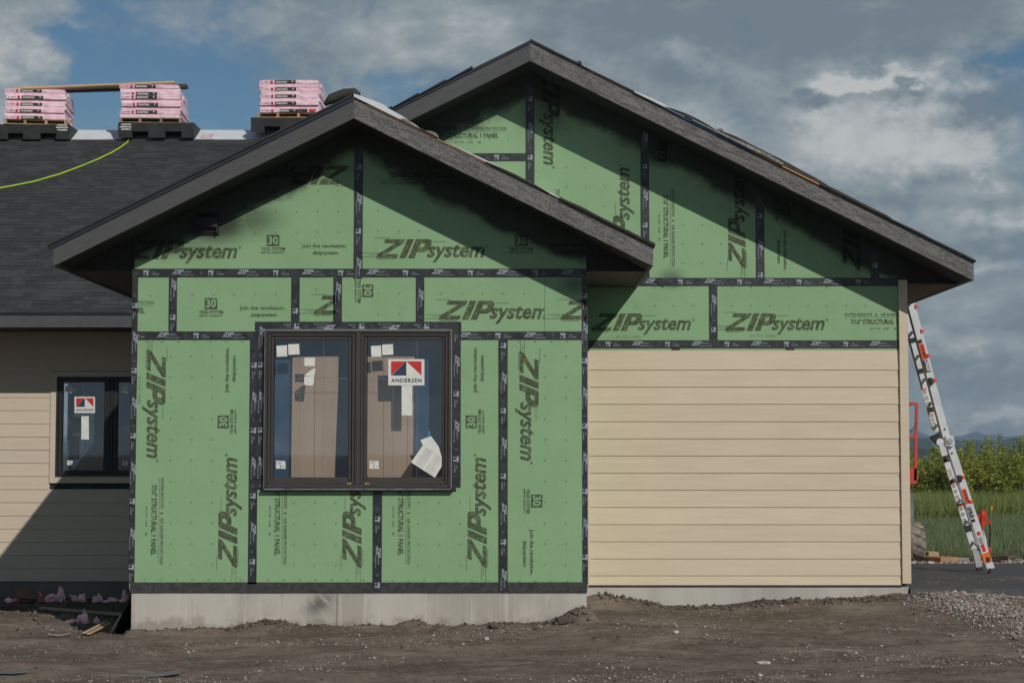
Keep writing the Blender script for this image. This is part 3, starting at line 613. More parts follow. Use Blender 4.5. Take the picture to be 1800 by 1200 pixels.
MB().box(xc2+1.95, 18.6, Ztop2-1.95*m2+.03, xc2+2.01, 18.68, Ztop2-1.98*m2+.085).build('torn_roof_felt', M['greyfelt'], house)
edge_strip('roof_felt', M['felt'], xc2+1.98, xc2+3.18, xc2, Ztop2, m2, 18.56, 31.2, .01, lambda t: .03+.045*math.sin(math.pi*(.25+.72*t)), wob=.014, seed=15, label='billowing black roofing felt')
edge_strip('plywood_edge', pm('raw_orange_plywood', (.55,.27,.10), rough=.8), xc2+2.32, xc2+3.0, xc2, Ztop2, m2, 18.53, 18.549, -.010, .004)
edge_strip('roof_felt', M['felt'], xc2+3.0, xc2+hw2+.02, xc2, Ztop2, m2, 18.52, 31.2, -.004, lambda t: .024 if t < .45 else .012, wob=.006, n=40, seed=18)

# sheathing -------------------------------------------------
def rk1(x, d=.03): return zb1+.03-abs(x-xc1)*m1
def rk2(x, d=.03): return zb2+.03-abs(x-xc2)*m2
GAP = .0015
def panel(pts, Y, mat, prints=(), marks=None, clip=None):
    o_ = MB().prism(pts, Y-.012, Y).build('sheathing_panel', mat, house)
    xs_ = [p[0] for p in pts]; zs_ = [p[1] for p in pts]; clip = clip or (min(xs_)+.002, min(zs_)+.002, max(xs_)-.002, max(zs_)-.002)
    for (k, px, py, rt) in prints:
        q = at(px, py, Y-.012); nm = {'logo': 'printed_logo', 'thirty': 'printed_warranty_mark', 'join': 'printed_slogan', 'spec': 'printed_specification', 'stamp': 'printed_stamp'}[k]
        put_el(E[k], nm, [M['inklight'] if k == 'stamp' else M['inkf' if Y == Y1 else 'inkr'], mat], o_, q.x, q.z, Y-.0145, R(rt), clip, (xc1, zb1, m1) if Y == Y1 else (xc2, zb2, m2))
    if marks:
        e_ = El(); ring = [(math.cos(a), math.sin(a)) for a in np.linspace(0, 2*math.pi, 7)[:-1]]
        for mk in marks:
            if len(mk) == 3:                              # short edge ticks
                a_ = mk[0]
                while a_ < mk[1]:
                    q = at(a_, mk[2], Y); e_.rect(q.x-.012, q.z-.003, q.x+.012, q.z+.003); a_ += 28
                continue
            px0, px1, py0, py1, stp = mk
            px_ = px0
            while px_ <= px1:
                py_ = py0
                while py_ <= py1:
                    q = at(px_, py_, Y); r_ = .009; dx_ = random.gauss(0, .002)
                    if Y == Y1: top_ok = q.z < rk1(q.x)-.12
                    else: top_ok = q.z < rk2(q.x)-.12
                    if top_ok and clip[0]+.02 < q.x < clip[2]-.02 and clip[1]+.02 < q.z < clip[3]-.02:
                        for a in range(6):
                            b = (a+1)%6; e_.poly([(q.x+ring[a][0]*r_+dx_, q.z+ring[a][1]*r_), (q.x+ring[b][0]*r_+dx_, q.z+ring[b][1]*r_), (q.x+ring[b][0]*r_*.68+dx_, q.z+ring[b][1]*r_*.68), (q.x+ring[a][0]*r_*.68+dx_, q.z+ring[a][1]*r_*.68)])
                    py_ += stp
                px_ += stp
        if e_.f: setp(put_el(e_, 'fastener_marks', [M['inkf' if Y == Y1 else 'inkr']], o_, 0, 0, Y-.0142), kind='stuff')
    return o_
def rectp(px0, py0, px1, py1, Y):
    ym = (py0+py1)/2; return [(X(px0, Y, ym)+GAP, Z(py1, Y)+GAP), (X(px1, Y, ym)-GAP, Z(py1, Y)+GAP), (X(px1, Y, ym)-GAP, Z(py0, Y)-GAP), (X(px0, Y, ym)+GAP, Z(py0, Y)-GAP)]
def polyp(pts, Y): return [(X(a, Y, 760), Z(b, Y)) for a, b in pts]
G1, G2 = M['gf'], M['gr']; ST1 = 36.6
panel(rectp(233, 590, 445, 1031, Y1), Y1, G1, [('logo',274,712,-90),('join',405,650,90),('thirty',402,741,90),('logo',401,897,90),('spec',271,915,-90),('stamp',245,686,-90)], [(300.5,376,626,1000,ST1),(255,430,1018),(258,430,600.5)])
panel(polyp([(445.5,589),(467,589),(467,857),(663.2,857),(663.2,1031),(445.5,1031)], Y1), Y1, G1, [('spec',488,915,-90),('logo',619,897,90)], [(517,592,883,1000,ST1),(471,650,1018.5)], clip=(X(446,Y1), Z(1031,Y1), X(663,Y1), Z(857,Y1)))
panel(polyp([(792,589),(884.2,589),(884.2,1031),(663.8,1031),(663.8,857),(792,857)], Y1), Y1, G1, [('spec',705,915,-90),('logo',839,897,90),('join',841,650,90),('thirty',838,741,90)], [(736,811,883,1000,ST1),(690,872,1020)])
panel(rectp(884.8, 590, 1031, 1031, Y1), Y1, G1, [('logo',930,716,-90),('thirty',934,880,-90),('join',929,970,-90)], [(958,996,626,1000,ST1),(913,1020,1021),(913,1020,600.5)])
panel(rectp(233, 481, 304, 590, Y1), Y1, G1, [('spec',195,545,0)], [(267,270,520,521,ST1)])
panel(rectp(304, 481, 519.5, 590, Y1), Y1, G1, [('thirty',371,543,0),('join',461,547,0)], [(339,500,518,520,ST1)])
panel(rectp(519.5, 481, 594, 590, Y1), Y1, G1, [('logo',650,536,0)], [(556,557,508,509,ST1)])
panel(rectp(594, 481, 738, 590, Y1), Y1, G1, [('thirty',637,511,-90)], [(665,702,516,553,ST1)])
panel(rectp(738, 481, 957.5, 590, Y1), Y1, G1, [('logo',870,545,0)], [(775,960,516,517,ST1)])
panel(rectp(957.5, 481, 1031, 590, Y1), Y1, G1, [('logo',1084,545,0)], [(993,994,518,519,ST1)])
zg = Z(480, Y1); xm = X(630.5, Y1, 400)
panel([(XL1, zg), (xm-GAP, zg), (xm-GAP, rk1(xm)), (xc1-0, zb1+.03) if xc1 < xm else (xm-GAP, rk1(xm)-.001), (XL1, rk1(XL1))], Y1, G1, [('logo',513,308,180),('logo',325,439,0),('thirty',480,432,0),('join',570,438,0)], [(229,600,299,410,ST1)])
panel([(xm+GAP, zg), (XR1, zg), (XR1, rk1(XR1)), (xm+GAP, rk1(xm))], Y1, G1, [('spec',743,308,180),('logo',760,437,0),('thirty',916,432,0),('join',1006,437,0)], [(665,1010,334,410,ST1)])
# rear wing
ST2 = 33.5; xa = X(300, Y2); xv = [X(p, Y2, 400) for p in (932, 1133, 1335, 1537, 1590)]; zm = Z(496, Y2); zq = Z(277, Y2); xq = X(730, Y2, 300)
panel([(xa, zq+GAP), (xv[0]-GAP, zq+GAP), (xv[0]-GAP, rk2(xv[0])), (xa, rk2(xa))] if rk2(xa) > zq else [(xq, zq+GAP), (xv[0]-GAP, zq+GAP), (xv[0]-GAP, rk2(xv[0])), (xc2-(zb2+.03-zq)/m2+.01, zq+GAP+.01)], Y2, G2, [('spec',822,238,0)], [(760,915,178,250,ST2)])
panel([(xa, zm), (xv[0]-GAP, zm), (xv[0]-GAP, zq-GAP), (max(xa, xc2-(zb2+.03-zq)/m2+.01), zq-GAP), (xa, rk2(xa))], Y2, G2)
panel([(xv[0]+GAP, zm+GAP), (xv[1]-GAP, zm+GAP), (xv[1]-GAP, rk2(xv[1])), (xv[0]+GAP, rk2(xv[0]))], Y2, G2, [('logo',969,207,-90),('spec',969,400,-90),('logo',1093,378,90)], [(996,1065,228,470,ST2)])
panel([(xv[1]+GAP, zm+GAP), (xv[2]-GAP, zm+GAP), (xv[2]-GAP, rk2(xv[2])), (xv[1]+GAP, rk2(xv[1]))], Y2, G2, [('logo',1170,202,-90),('spec',1171,400,-90),('logo',1295,382,90)], [(1200,1270,295,470,ST2)])
panel([(xv[2]+GAP, zm+GAP), (xv[3]-GAP, zm+GAP), (xv[3]-GAP, rk2(xv[3])), (xv[2]+GAP, rk2(xv[2]))], Y2, G2, [('thirty',1371,368,-90),('join',1375,440,-90),('logo',1496,386,90)], [(1403,1470,395,470,ST2)])
panel([(xv[3]+GAP, zm+GAP), (xv[4]-GAP, zm+GAP), (xv[4]-GAP, rk2(xv[4])), (xv[3]+GAP, rk2(xv[3]))], Y2, G2)
panel(rectp(800, 496, 1253.5, 605, Y2), Y2, G2, [('logo',1130,566,0),('stamp',1105,592,0)], [(1050,1240,538,539,ST2),(1050,1240,506,507,ST2)])
panel(rectp(1253.5, 496, 1590, 605, Y2), Y2, G2, [('logo',1365,566,0),('stamp',1341,590,0),('spec',1553,565,0)], [(1286,1570,538,539,ST2),(1286,1570,505,506,ST2)])
for a, b in ((800, 1187.5), (1187.5, 1389.5), (1389.5, 1590)): panel(rectp(a, 605, b, 665, Y2), Y2, G2)

# flashing tape -------------------------------------------------
def tape(px0, py0, px1, py1, Y, rot=0, phase=0., pr=True, lift=0., mat=None):
    ym = (py0+py1)/2; x0, x1, z0, z1 = X(px0, Y, ym), X(px1, Y, ym), Z(py1, Y), Z(py0, Y); yf = Y-.0155-lift
    n = max(2, int(max(x1-x0, z1-z0)/.12)); horiz = (x1-x0) > (z1-z0); w_ = lambda a, s_: .0022*float(vnoise(a*9+s_, Y*3+s_+px0))
    if horiz:
        t_ = np.linspace(x0, x1, n+1); pts = [(a, z0+w_(a, 1)) for a in t_]+[(a, z1+w_(a, 7)) for a in t_[::-1]]
    else:
        t_ = np.linspace(z0, z1, n+1); pts = [(x0+w_(a, 1), a) for a in t_]+[(x1+w_(a, 7), a) for a in t_[::-1]]
    o_ = MB().prism(pts, yf, Y-.0125).build('flashing_tape', mat or M['tape'], house)
    if not pr: return o_
    per = .632; d = {0:(1,0), 180:(-1,0), -90:(0,-1), 90:(0,1)}[rot]; L_ = (x1-x0) if horiz else (z1-z0)
    cx, cz = ((x0 if rot == 0 else x1), (z0+z1)/2) if horiz else ((x0+x1)/2, (z1 if rot == -90 else z0))
    r_ = R(rot); s_ = -phase*per
    def item(nm, lst):
        e_ = El()
        for k, o2, hl, mi in lst:
            u_ = s_+o2
            if u_-hl > .0 and u_+hl < L_: e_.add(E[k].both(), cx+d[0]*u_, cz+d[1]*u_, rot=r_, mi=mi)
        if e_.f: put_el(e_, nm, [M['tapeprint'], M['tapeprint2']], o_, 0, 0, yf-.0018)
    while s_ < L_:
        item('printed_tape_logo', [('tlogo', .12, .11, 0)]); item('printed_tape_dim_mark', [('tdim', .305, .02, 1)]); item('printed_tape_symbol', [('ticon', .40, .03, 0)]); item('printed_tape_text', [('ttext', .495, .045, 0)]); s_ += per
    return o_
tape(233, 472.5, 1031, 487.5, Y1, 0, .42)
for a, b, rt, ph, p0, p1 in ((297,311.5,-90,.0,488,582),(512,527,-90,.1,488,566),(586,601.5,-90,.95,488,566),(731,746,-90,.85,488,566)): tape(a, p0-2, b, p1+2, Y1, rt, ph, lift=-.001)
tape(622.5, 262, 638, 489.5, Y1, -90, .35, lift=.002)
tape(233, 582.5, 456, 597.5, Y1, 0, .65); tape(803, 582.5, 1031, 597.5, Y1, 0, .0)
tape(229.5, 488, 240, 1024, Y1, -90, .2, lift=-.001); tape(1023, 488, 1032.5, 1026, Y1, -90, .35, lift=-.001)
tape(438, 598, 453, 1026, Y1, -90, .25); tape(656, 862, 671.5, 1038, Y1, -90, .2, lift=.0075); tape(877, 598, 892.5, 1038, Y1, -90, .55, lift=.0075)
tape(449, 565.5, 811, 581, Y1, 180, .1, lift=.003); tape(451, 565.5, 466, 860, Y1, -90, .97, lift=.002); tape(794, 574, 810, 856, Y1, -90, .6, lift=.002)
tape(458, 857, 802, 863, Y1, 0, 0, False, lift=.002)
M['tape2'] = pm('rough_black_base_membrane', (.030,.031,.032), (.055,.056,.057), .75, 26, 7, bump=.6, bscale=30, bdist=.006)
tape(229.5, 1022.5, 1032, 1038.5, Y1, 0, 0, False, mat=M['tape2']); tape(229.5, 1029, 1032, 1040.5, Y1, 0, 0, False, lift=.0035, mat=M['tape2'])
tape(1036, 488.5, 1583, 503, Y2, 0, .1)
tape(800, 270, 926, 284, Y2, 0, .93)
tape(924, 120, 939.5, 489, Y2, -90, .1, lift=.001); tape(1126, 228, 1141, 489, Y2, -90, .0, lift=.001); tape(1328, 330, 1343, 494, Y2, -90, .15, lift=.001); tape(1530, 432, 1545, 489, Y2, -90, .3, lift=.001)
tape(1246, 503, 1261, 599, Y2, -90, .9, lift=-.001)
tape(1034, 598, 1583, 612, Y2, 0, .3, lift=.001)
for a in (1180, 1381): tape(a, 611, a+15, 640, Y2, -90, 0, False, lift=-.001)
# a folded tape end by the right eave
q = at(1158, 497, Y2); MB().add([(q.x-.05, Y2-.03, q.z+.02), (q.x+.05, Y2-.022, q.z-.045), (q.x+.09, Y2-.022, q.z+.0), (q.x-.0, Y2-.03, q.z+.055)], [(0,1,2,3)]).build('tape_end', M['tape'], house)

# wall backing, foundations -------------------------------------------------
wx0, wx1, wz0, wz1 = X(470, Y1), X(789, Y1), Z(852, Y1), Z(586, Y1)
b = MB(); yb0, yb1 = Y1+.002, Y1+.14; ztw = ze1+.1; zf1 = Z(1037, Y1)
b.box(XL1, yb0, zf1, wx0, yb1, ztw); b.box(wx1, yb0, zf1, XR1, yb1, ztw); b.box(wx0, yb0, zf1, wx1, yb1, wz0); b.box(wx0, yb0, wz1, wx1, yb1, ztw)
b.prism([(XL1, ztw+.001), (XR1, ztw+.001), (XR1, max(rk1(XR1)-.02, ztw+.01)), (xc1, zb1), (XL1, max(rk1(XL1)-.02, ztw+.01))], yb0, yb1)
b.box(XL1, yb1+.001, zf1, XL1+.12, Y3+.5, ze1+.2); b.box(XR1-.12, yb1+.001, zf1, XR1, Y2+.5, ze1+.2)
b.build('wall_framing', M['core'], house)
MB().box(XL1-.010, Y1-.01, zf1+.01, XL1-.001, Y3, ze1).build('side_sheathing', M['gplain'], house)
MB().box(XR1+.001, Y1-.01, zf1+.01, XR1+.010, Y2-.02, ze1).build('side_sheathing', M['gplain'], house)
MB().box(X(300,Y2), Y2+.002, Z(1028,Y2), X(1590,Y2), 31, ze2+.15).prism([(X(300,Y2), ze2+.151), (X(1590,Y2), ze2+.151), (X(1590,Y2), rk2(X(1590,Y2))-.02), (xc2, zb2), (X(300,Y2), rk2(X(300,Y2))-.02)], Y2+.002, 31).build('wall_framing', M['core'], house)
fb = MB(); xs_ = np.linspace(X(231, Y1, 1070), X(1031, Y1, 1070), 7)
fb.box(xs_[0], Y1-.004, -.9, xs_[-1], Y1+.2, Z(1036, Y1)); fb.box(xs_[0], Y1+.201, -.9, xs_[0]+.2, Y3, Z(1037, Y1)); fb.box(xs_[-1]-.2, Y1+.201, -.9, xs_[-1], Y2+.1, Z(1037, Y1))
fb.build('foundation_wall', M['conc_b'], house, label='concrete foundation under the front gable')
# hairline joint
MB().box(X(592, Y1, 1070), Y1-.0055, Z(1100, Y1), X(593, Y1, 1070), Y1-.0042, Z(1041, Y1)).build('concrete_joint', M['clay'], house)
MB().box(X(900, Y2), Y2-.002, -.9, X(1597, Y2, 1030), Y2+.2, Z(1030, Y2)).box(X(1597, Y2, 1030)-.2, Y2+.201, -.9, X(1597, Y2, 1030), 30, Z(1030, Y2)).build('foundation_wall', M['conc'], house, label='concrete foundation under the tan siding')
MB().box(X(1033, Y2), Y2-.014, Z(1030.5, Y2), X(1585, Y2, 1030), Y2-.0025, Z(1027, Y2)).build('base_flashing', M['felt'], house)
# siding -------------------------------------------------
ysd = [616, 650, 680, 710, 740.5, 770.5, 800.5, 830.7, 860.7, 890.8, 920.9, 951, 981, 1010.7, 1027.5]
zz = [Z(y, Y2) for y in ysd]; xs0, xs1 = XR1+.012, X(1581.5, Y2)
for i in range(len(zz)-1):
    z1_, z0_ = zz[i], zz[i+1]; yo = Y2-.013
    MB().prism_x([(yo, z0_), (yo-.0135, z0_), (yo-.0135, z0_+.003), (yo-.005, z1_+.001), (yo, z1_+.001)], xs0, xs1).build('siding_board', M['siding'], house)
MB().box(X(1032.8, Y2), Y2-.045, Z(1028, Y2), X(1035.8, Y2), Y2-.013, Z(616, Y2)).build('siding_trim', M['siding'], house)
MB().box(X(1581.5, Y2), Y2-.050, Z(1024.5, Y2), X(1596.5, Y2), Y2-.0135, Z(493, Y2)).box(X(1591, Y2), Y2-.013, Z(1024.5, Y2), X(1596.5, Y2), Y2+.1, Z(493, Y2)).build('corner_board', M['siding'], house)
for i in range(20): MB().prism_x([(Y2+.11, Z(1027-i*30, Y2)), (29, Z(1027-i*30, Y2)), (29, Z(997-i*30, Y2)), (Y2+.11, Z(997-i*30, Y2))], X(1590.5, Y2), X(1590.5, Y2)+.022).build('siding_board', M['siding'], house) if 1027-i*30 > 520 else None
# left wall
ys3 = [1021]+[998-23.07*i for i in range(19)]+[575]
tx0, tx1 = X(89, Y3), X(324, Y3)
def lapl(x0, x1, z0_, z1_):
    yo = Y3-.002; MB().prism_x([(yo, z0_), (yo-.0135, z0_), (yo-.0135, z0_+.003), (yo-.005, z1_+.001), (yo, z1_+.001)], x0, x1).build('siding_board', M['siding_far'], house)
for i in range(len(ys3)-1):
    a, b_ = ys3[i], ys3[i+1]
    if b_ < 848.5 and a > 653.5: lapl(-10.5, tx0, Z(a, Y3), Z(b_, Y3))
    else: lapl(-10.5, tx1+.6, Z(a, Y3), Z(b_, Y3))
yt = Y3-.030
MB().box(tx0, yt, Z(663, Y3), tx1, Y3-.0015, Z(653, Y3)).build('window_trim', M['siding_far'], house)
MB().box(tx0, yt, Z(848.5, Y3), tx1, Y3-.0015, Z(836.5, Y3)).build('window_trim', M['siding_far'], house)
MB().box(tx0, yt, Z(836.4, Y3), X(99.5, Y3), Y3-.0015, Z(663.1, Y3)).build('window_trim', M['siding_far'], house)
fx0, fx1 = X(100, Y3), X(312, Y3); fz0, fz1 = Z(836, Y3), Z(662, Y3)
b = MB(); b.box(-12, Y3, Z(1021,Y3), fx0, Y3+.15, ze1+.3); b.box(fx1, Y3, Z(1021,Y3), XR1, Y3+.15, ze1+.3); b.box(fx0, Y3, Z(1021,Y3), fx1, Y3+.15, fz0); b.box(fx0, Y3, fz1, fx1, Y3+.15, ze1+.3)
b.box(-12, Y3+.151, Z(1021,Y3), -11.85, 37.5, ze1+.3); b.build('wall_framing', M['core'], house)
MB().box(-12, Y3+.0, -1.1, XL1, Y3+.14, Z(1021.5, Y3)).build('foundation_wall', M['conc_shade'], house, label='shaded concrete foundation of the set-back wall')

# vent hood -------------------------------------------------
va, vb_ = at(345, 374, Y1), at(386, 413, Y1); v0, v1, vz1, vz0 = va.x, vb_.x, va.z, vb_.z
vent = MB().box(v0, Y1-.03, vz0, v1, Y1-.013, vz1).build('vent_hood', M['bronze2'], house, label='square black vent on the front gable')
vb = MB(); vb.prism_x([(Y1-.031, vz1-.012), (Y1-.075, vz1-.05), (Y1-.085, vz0+.07), (Y1-.031, vz0+.07)], v0+.012, v1-.012); vb.build('hood', M['bronze2'], vent)
vb = MB(); vb.box(v0+.012, Y1-.075, vz0+.014, v0+.022, Y1-.031, vz0+.069); vb.box(v1-.022, Y1-.075, vz0+.014, v1-.012, Y1-.031, vz0+.069); vb.box(v0+.023, Y1-.045, vz0+.02, v1-.023, Y1-.031, vz0+.03); vb.build('louver', M['bronze2'], vent)

# windows -------------------------------------------------
def ring(x0, z0, x1, z1, ix0, iz0, ix1, iz1, ya, yb):
    return MB().box(x0, ya, z0, ix0, yb, z1).box(ix1, ya, z0, x1, yb, z1).box(ix0, ya, z0, ix1, yb, iz0).box(ix0, ya, iz1, ix1, yb, z1)
def R4(px0, py0, px1, py1, Y): return X(px0, Y, 715), Z(py1, Y), X(px1, Y, 715), Z(py0, Y)
Yw = 17.455
f0 = R4(465.5, 580.5, 793, 856, Yw); f1 = R4(470, 585, 788.5, 850.5, Yw)
win = ring(*f0, *f1, Yw-.02, Y1+.10).build('window', M['bronze'], house, bevel=.003, label='large twin casement window in dark bronze frame with stickers on the glass')
MB().box(X(624.5, Yw), Yw-.022, f1[1], X(633.5, Yw), Y1+.08, f1[3]).build('mullion', M['bronze'], win, bevel=.003)
for (a, b_, c, d) in ((470.5, 624, 481, 613), (634, 788, 645, 778)):
    s0 = R4(a, 585.5, b_, 850, Yw); s1 = R4(a+5, 590.5, b_-5, 844.5, Yw); s2 = R4(c, 597, d, 838.5, Yw)
    sash = ring(*s0, *s1, Yw-.008, Yw+.05).build('sash', M['bronze'], win, bevel=.003)
    ring(s1[0]+.0005, s1[1]+.0005, s1[2]-.0005, s1[3]-.0005, *s2, Yw+.006, Yw+.04).build('glazing_bead', M['bronze'], sash, bevel=.004)
    MB().box(s2[0]+.0004, Yw+.018, s2[1]+.0004, s2[2]-.0004, Yw+.022, s2[3]-.0004).build('pane', M['glass'], win)
YG = Yw+.017                                              # front of glass
for p_ in (526, 568, 690.5, 733): MB().box(X(p_-.4, YG, 700), YG+.016, Z(838, YG), X(p_+.4, YG, 700), YG+.019, Z(597.5, YG)).build('grille_bar', M['grille'], win)
for a, b_ in ((514, 612.5), (645.5, 700)): MB().box(X(a, YG, 664), YG+.021, Z(665.6, YG), X(b_, YG, 664), YG+.023, Z(664.4, YG)).build('grille_bar', M['grille'], win)
def sticker(pts, par=None, name='sticker', mat=None, Y=None, dz=.0):
    Y = Y or YG-.002; v = [at(a, b_, Y) for a, b_ in pts]
    b = MB(); b.prism([(q.x, q.z) for q in v], Y-.0008, Y); return b.build(name, mat or M['paper'], par or win)
sticker([(486,607.5),(504.5,606.5),(505,626),(486.5,627)]); sticker([(506.5,605),(525.5,604),(526.5,622.5),(507,623.5)])
sticker([(652,608),(669.5,607),(670.5,626.5),(653,627)]); sticker([(671.5,605.5),(690.5,604.5),(691.5,623),(672,624)])
sticker([(535.5,628.5),(554,628.5),(553.5,643.5),(535,642.5)]); sticker([(534,660),(550,648),(554.5,646.5),(552.5,661)]); sticker([(534.5,662),(552.5,660.5),(551.5,674),(549,678),(535,676)])
def smalltag(x0, y0, par=None, Y=None, s_=1.):
    g_ = sticker([(x0,y0),(x0+16*s_,y0+.8),(x0+16.5*s_,y0+14.5*s_),(x0-.5,y0+14*s_)], par, Y=Y); yy = (Y or YG-.002)-.0022
    e_ = El(); q = at(x0+8*s_, y0+7*s_, yy); u_ = s_/181*(yy/17.5)
    for i, r_ in enumerate((5, 3.5, 2, .5)): e_.rect(-6*u_, r_*u_, (4-(i*37 % 5))*u_, (r_+.6)*u_)
    e_.poly([(math.cos(a)*2*u_, -3.5*u_+math.sin(a)*2*u_) for a in np.linspace(0, 6.28, 9)[:-1]]); e_.rect(4*u_, -4.5*u_, 6*u_, -2*u_)
    put_el(e_, 'sticker_print', [M['greytxt']], g_, q.x, q.z, yy)
smalltag(485.5, 809); smalltag(649.5, 809)
def brand_sticker(px0, py0, px1, py1, par, Y):
    g_ = sticker([(px0,py0),(px1,py0),(px1,py1),(px0,py1)], par, Y=Y); y2 = Y-.0022
    a = at(px0, py0, y2); b_ = at(px1, py1, y2); W, H = b_.x-a.x, a.z-b_.z; cx, cz = (a.x+b_.x)/2, (a.z+b_.z)/2
    e_ = El(); l, r_, t_, bt = -.42*W, .42*W, .42*H, -.12*H
    e_.poly([(l, t_), (l, bt), (0, t_)], 0); e_.poly([(l+.015*W, bt), (0, bt), (0, t_)], 1); e_.poly([(0.0, t_), (r_, bt), (r_, t_)], 0)
    e_.add(tmesh('ANDERSEN', .84*W, .15*H, off=.015, spacing=1.15), 0, -.31*H, mi=1)
    put_el(e_, 'sticker_print', [M['red'], M['navy']], g_, cx, cz, y2)
brand_sticker(682.5, 631, 746, 677, win, YG-.003)
sticker([(706,677.5),(725,677.5),(724.5,730),(706,729.5)])
doc = sticker([(722.5,812),(743.5,782),(739,773),(757.5,766),(771,784),(777,805),(776,820),(764.5,839)], name='paper_sheet', Y=YG-.004)
e_ = El()
for i in range(13):
    t_ = i/12; a = (728+18*t_, 812-26*t_); 
    for k_ in range(2):
        L0 = 3+k_*20; L1 = L0+16-(i*7 % 4); d_ = (.83, .56); p0 = (a[0]+d_[0]*L0, a[1]+d_[1]*L0); p1 = (a[0]+d_[0]*L1, a[1]+d_[1]*L1)
        A, B = at(*p0, YG-.006), at(*p1, YG-.006); e_.poly([(A.x, A.z), (B.x, B.z), (B.x+.001, B.z+.004), (A.x+.001, A.z+.004)])
put_el(e_, 'sheet_print', [pm('faint_grey_text', (.45,.46,.44), rough=.8)], doc, 0, 0, YG-.0062)
sticker([(751.5,756.5),(756,757),(757,765),(753.5,768)], name='tape_tab', mat=M['bluetape'], Y=YG-.005)
for p_ in (613.5, 645): 
    q = at(p_, 849.5, Yw-.03); MB().box(q.x-.022, Yw-.0125, q.z-.004, q.x+.022, Yw-.0085, q.z+.004).build('yellow_tab', M['yellow'], win)
MB().box(f0[0], Yw-.021, f0[3]+.0005, f0[2], Y1-.02, f0[3]+.008).build('edge_trim', M['alu'], win)
MB().box(f0[2]+.0005, Yw-.021, f0[1], f0[2]+.006, Y1-.02, f0[3]+.008).build('edge_trim', M['alu'], win)
MB().box(f0[0]-.006, Yw-.021, f0[1], f0[0]-.0005, Y1-.02, f0[3]+.008).build('edge_trim', M['sillmetal'], win)
MB().box(X(462, Yw), Yw-.035, Z(861.5, Yw), X(798, Yw), Y1-.017, f0[1]-.001).build('sill', M['tape'], win)
MB().box(X(466, Yw), Yw-.038, Z(860.3, Yw), X(794, Yw), Yw-.0355, Z(858.3, Yw)).build('sill_flashing', M['sillmetal'], win)
# room behind the glass
M['fold'] = pm('cardboard_crease', (.46,.31,.22), rough=.85)
YC = YG+.19
for pts in ([(514,628),(597,624),(586,880),(511,880)], [(630,626),(729,625),(724,880),(626,880)]):
    v = [at(a, b_, YC) for a, b_ in pts]; c_ = MB().prism([(q.x, q.z) for q in v], YC, YC+.006).build('cardboard_sheet', M['cardboard'], house)
    xm_ = (v[0].x+v[1].x)/2; 0 and MB().box(xm_-.0012, YC-.0012, v[2].z, xm_+.0012, YC-.0002, v[0].z-.02).build('fold_line', M['fold'], c_)
MB().box(wx0-.3, YC+.035, wz0-.4, wx1+.3, YC+.045, wz1+.3).build('reflection_sheet', M['bluerefl'], house)  # added blue sheet, stands in for sky reflection in the glass
MB().box(wx0-.31, Y1+.15, wz0-.4, wx0-.3, YC+.034, wz1+.3).box(wx1+.3, Y1+.15, wz0-.4, wx1+.31, YC+.034, wz1+.3).box(wx0-.31, Y1+.15, wz1+.3, wx1+.3, YC+.034, wz1+.31).build('interior_wall', M['core'], house)
# left window
Yv = Y3-.035; g0 = R4(100, 662, 312, 836, Yv); g1 = R4(103, 665, 309, 833, Yv)
win2 = ring(*g0, *g1, Yv-.02, Y3+.1).build('window', M['bronze2'], house, label='smaller black twin casement window on the set-back tan wall')
MB().box(X(194, Yv), Yv-.021, g1[1], X(198, Yv), Y3+.08, g1[3]).build('mullion', M['bronze2'], win2)
for (a, b_, c, d) in ((103.5, 193.5, 110, 184), (198.5, 308.5, 207, 302)):
    s0 = R4(a, 665.5, b_, 832.5, Yv); s2 = R4(c, 671.5, d, 826, Yv)
    ring(*s0, *s2, Yv-.008, Yv+.05).build('sash', M['bronze2'], win2, bevel=.004)
    MB().box(s2[0]+.0004, Yv+.012, s2[1]+.0004, s2[2]-.0004, Yv+.016, s2[3]-.0004).build('pane', M['glass'], win2)
YH = Yv+.011
brand_sticker(131, 697, 167, 725.5, win2, YH-.003)
sticker([(143,731),(156,731),(156.5,772),(143,772)], win2, Y=YH-.002)
sticker([(115,678),(126,676.5),(136,689),(127,688),(126,690.5),(114,688)], win2, Y=YH-.002); sticker([(212,678),(225,677),(225,690),(212.5,689)], win2, Y=YH-.002)
smalltag(118.5, 808.5, win2, YH-.002, .6); smalltag(215, 809, win2, YH-.002, .6)
MB().box(X(104, Y3), Y3+.45, Z(840, Y3), X(312, Y3), Y3+.46, Z(655, Y3)).build('reflection_sheet', M['bluerefl'], house)  # same painted reflection of the sky for the smaller window
MB().box(X(118, Y3), Y3+.32, Z(840, Y3), X(172, Y3), Y3+.325, Z(704, Y3)).build('interior_sheet', M['tealint'], house)
MB().box(X(96, Y3), Y3+.151, Z(842, Y3), X(97, Y3), Y3+.46, Z(650, Y3)).box(X(316, Y3), Y3+.151, Z(842, Y3), X(317, Y3), Y3+.46, Z(650, Y3)).box(X(96, Y3), Y3+.151, Z(649, Y3), X(317, Y3), Y3+.46, Z(648, Y3)).build('interior_wall', M['core'], house)
q = at(145.5, 700, YH); MB().box(q.x-.004, YH+.015, g1[1], q.x+.004, YH+.018, g1[3]).build('grille_bar', M['grille'], win2)

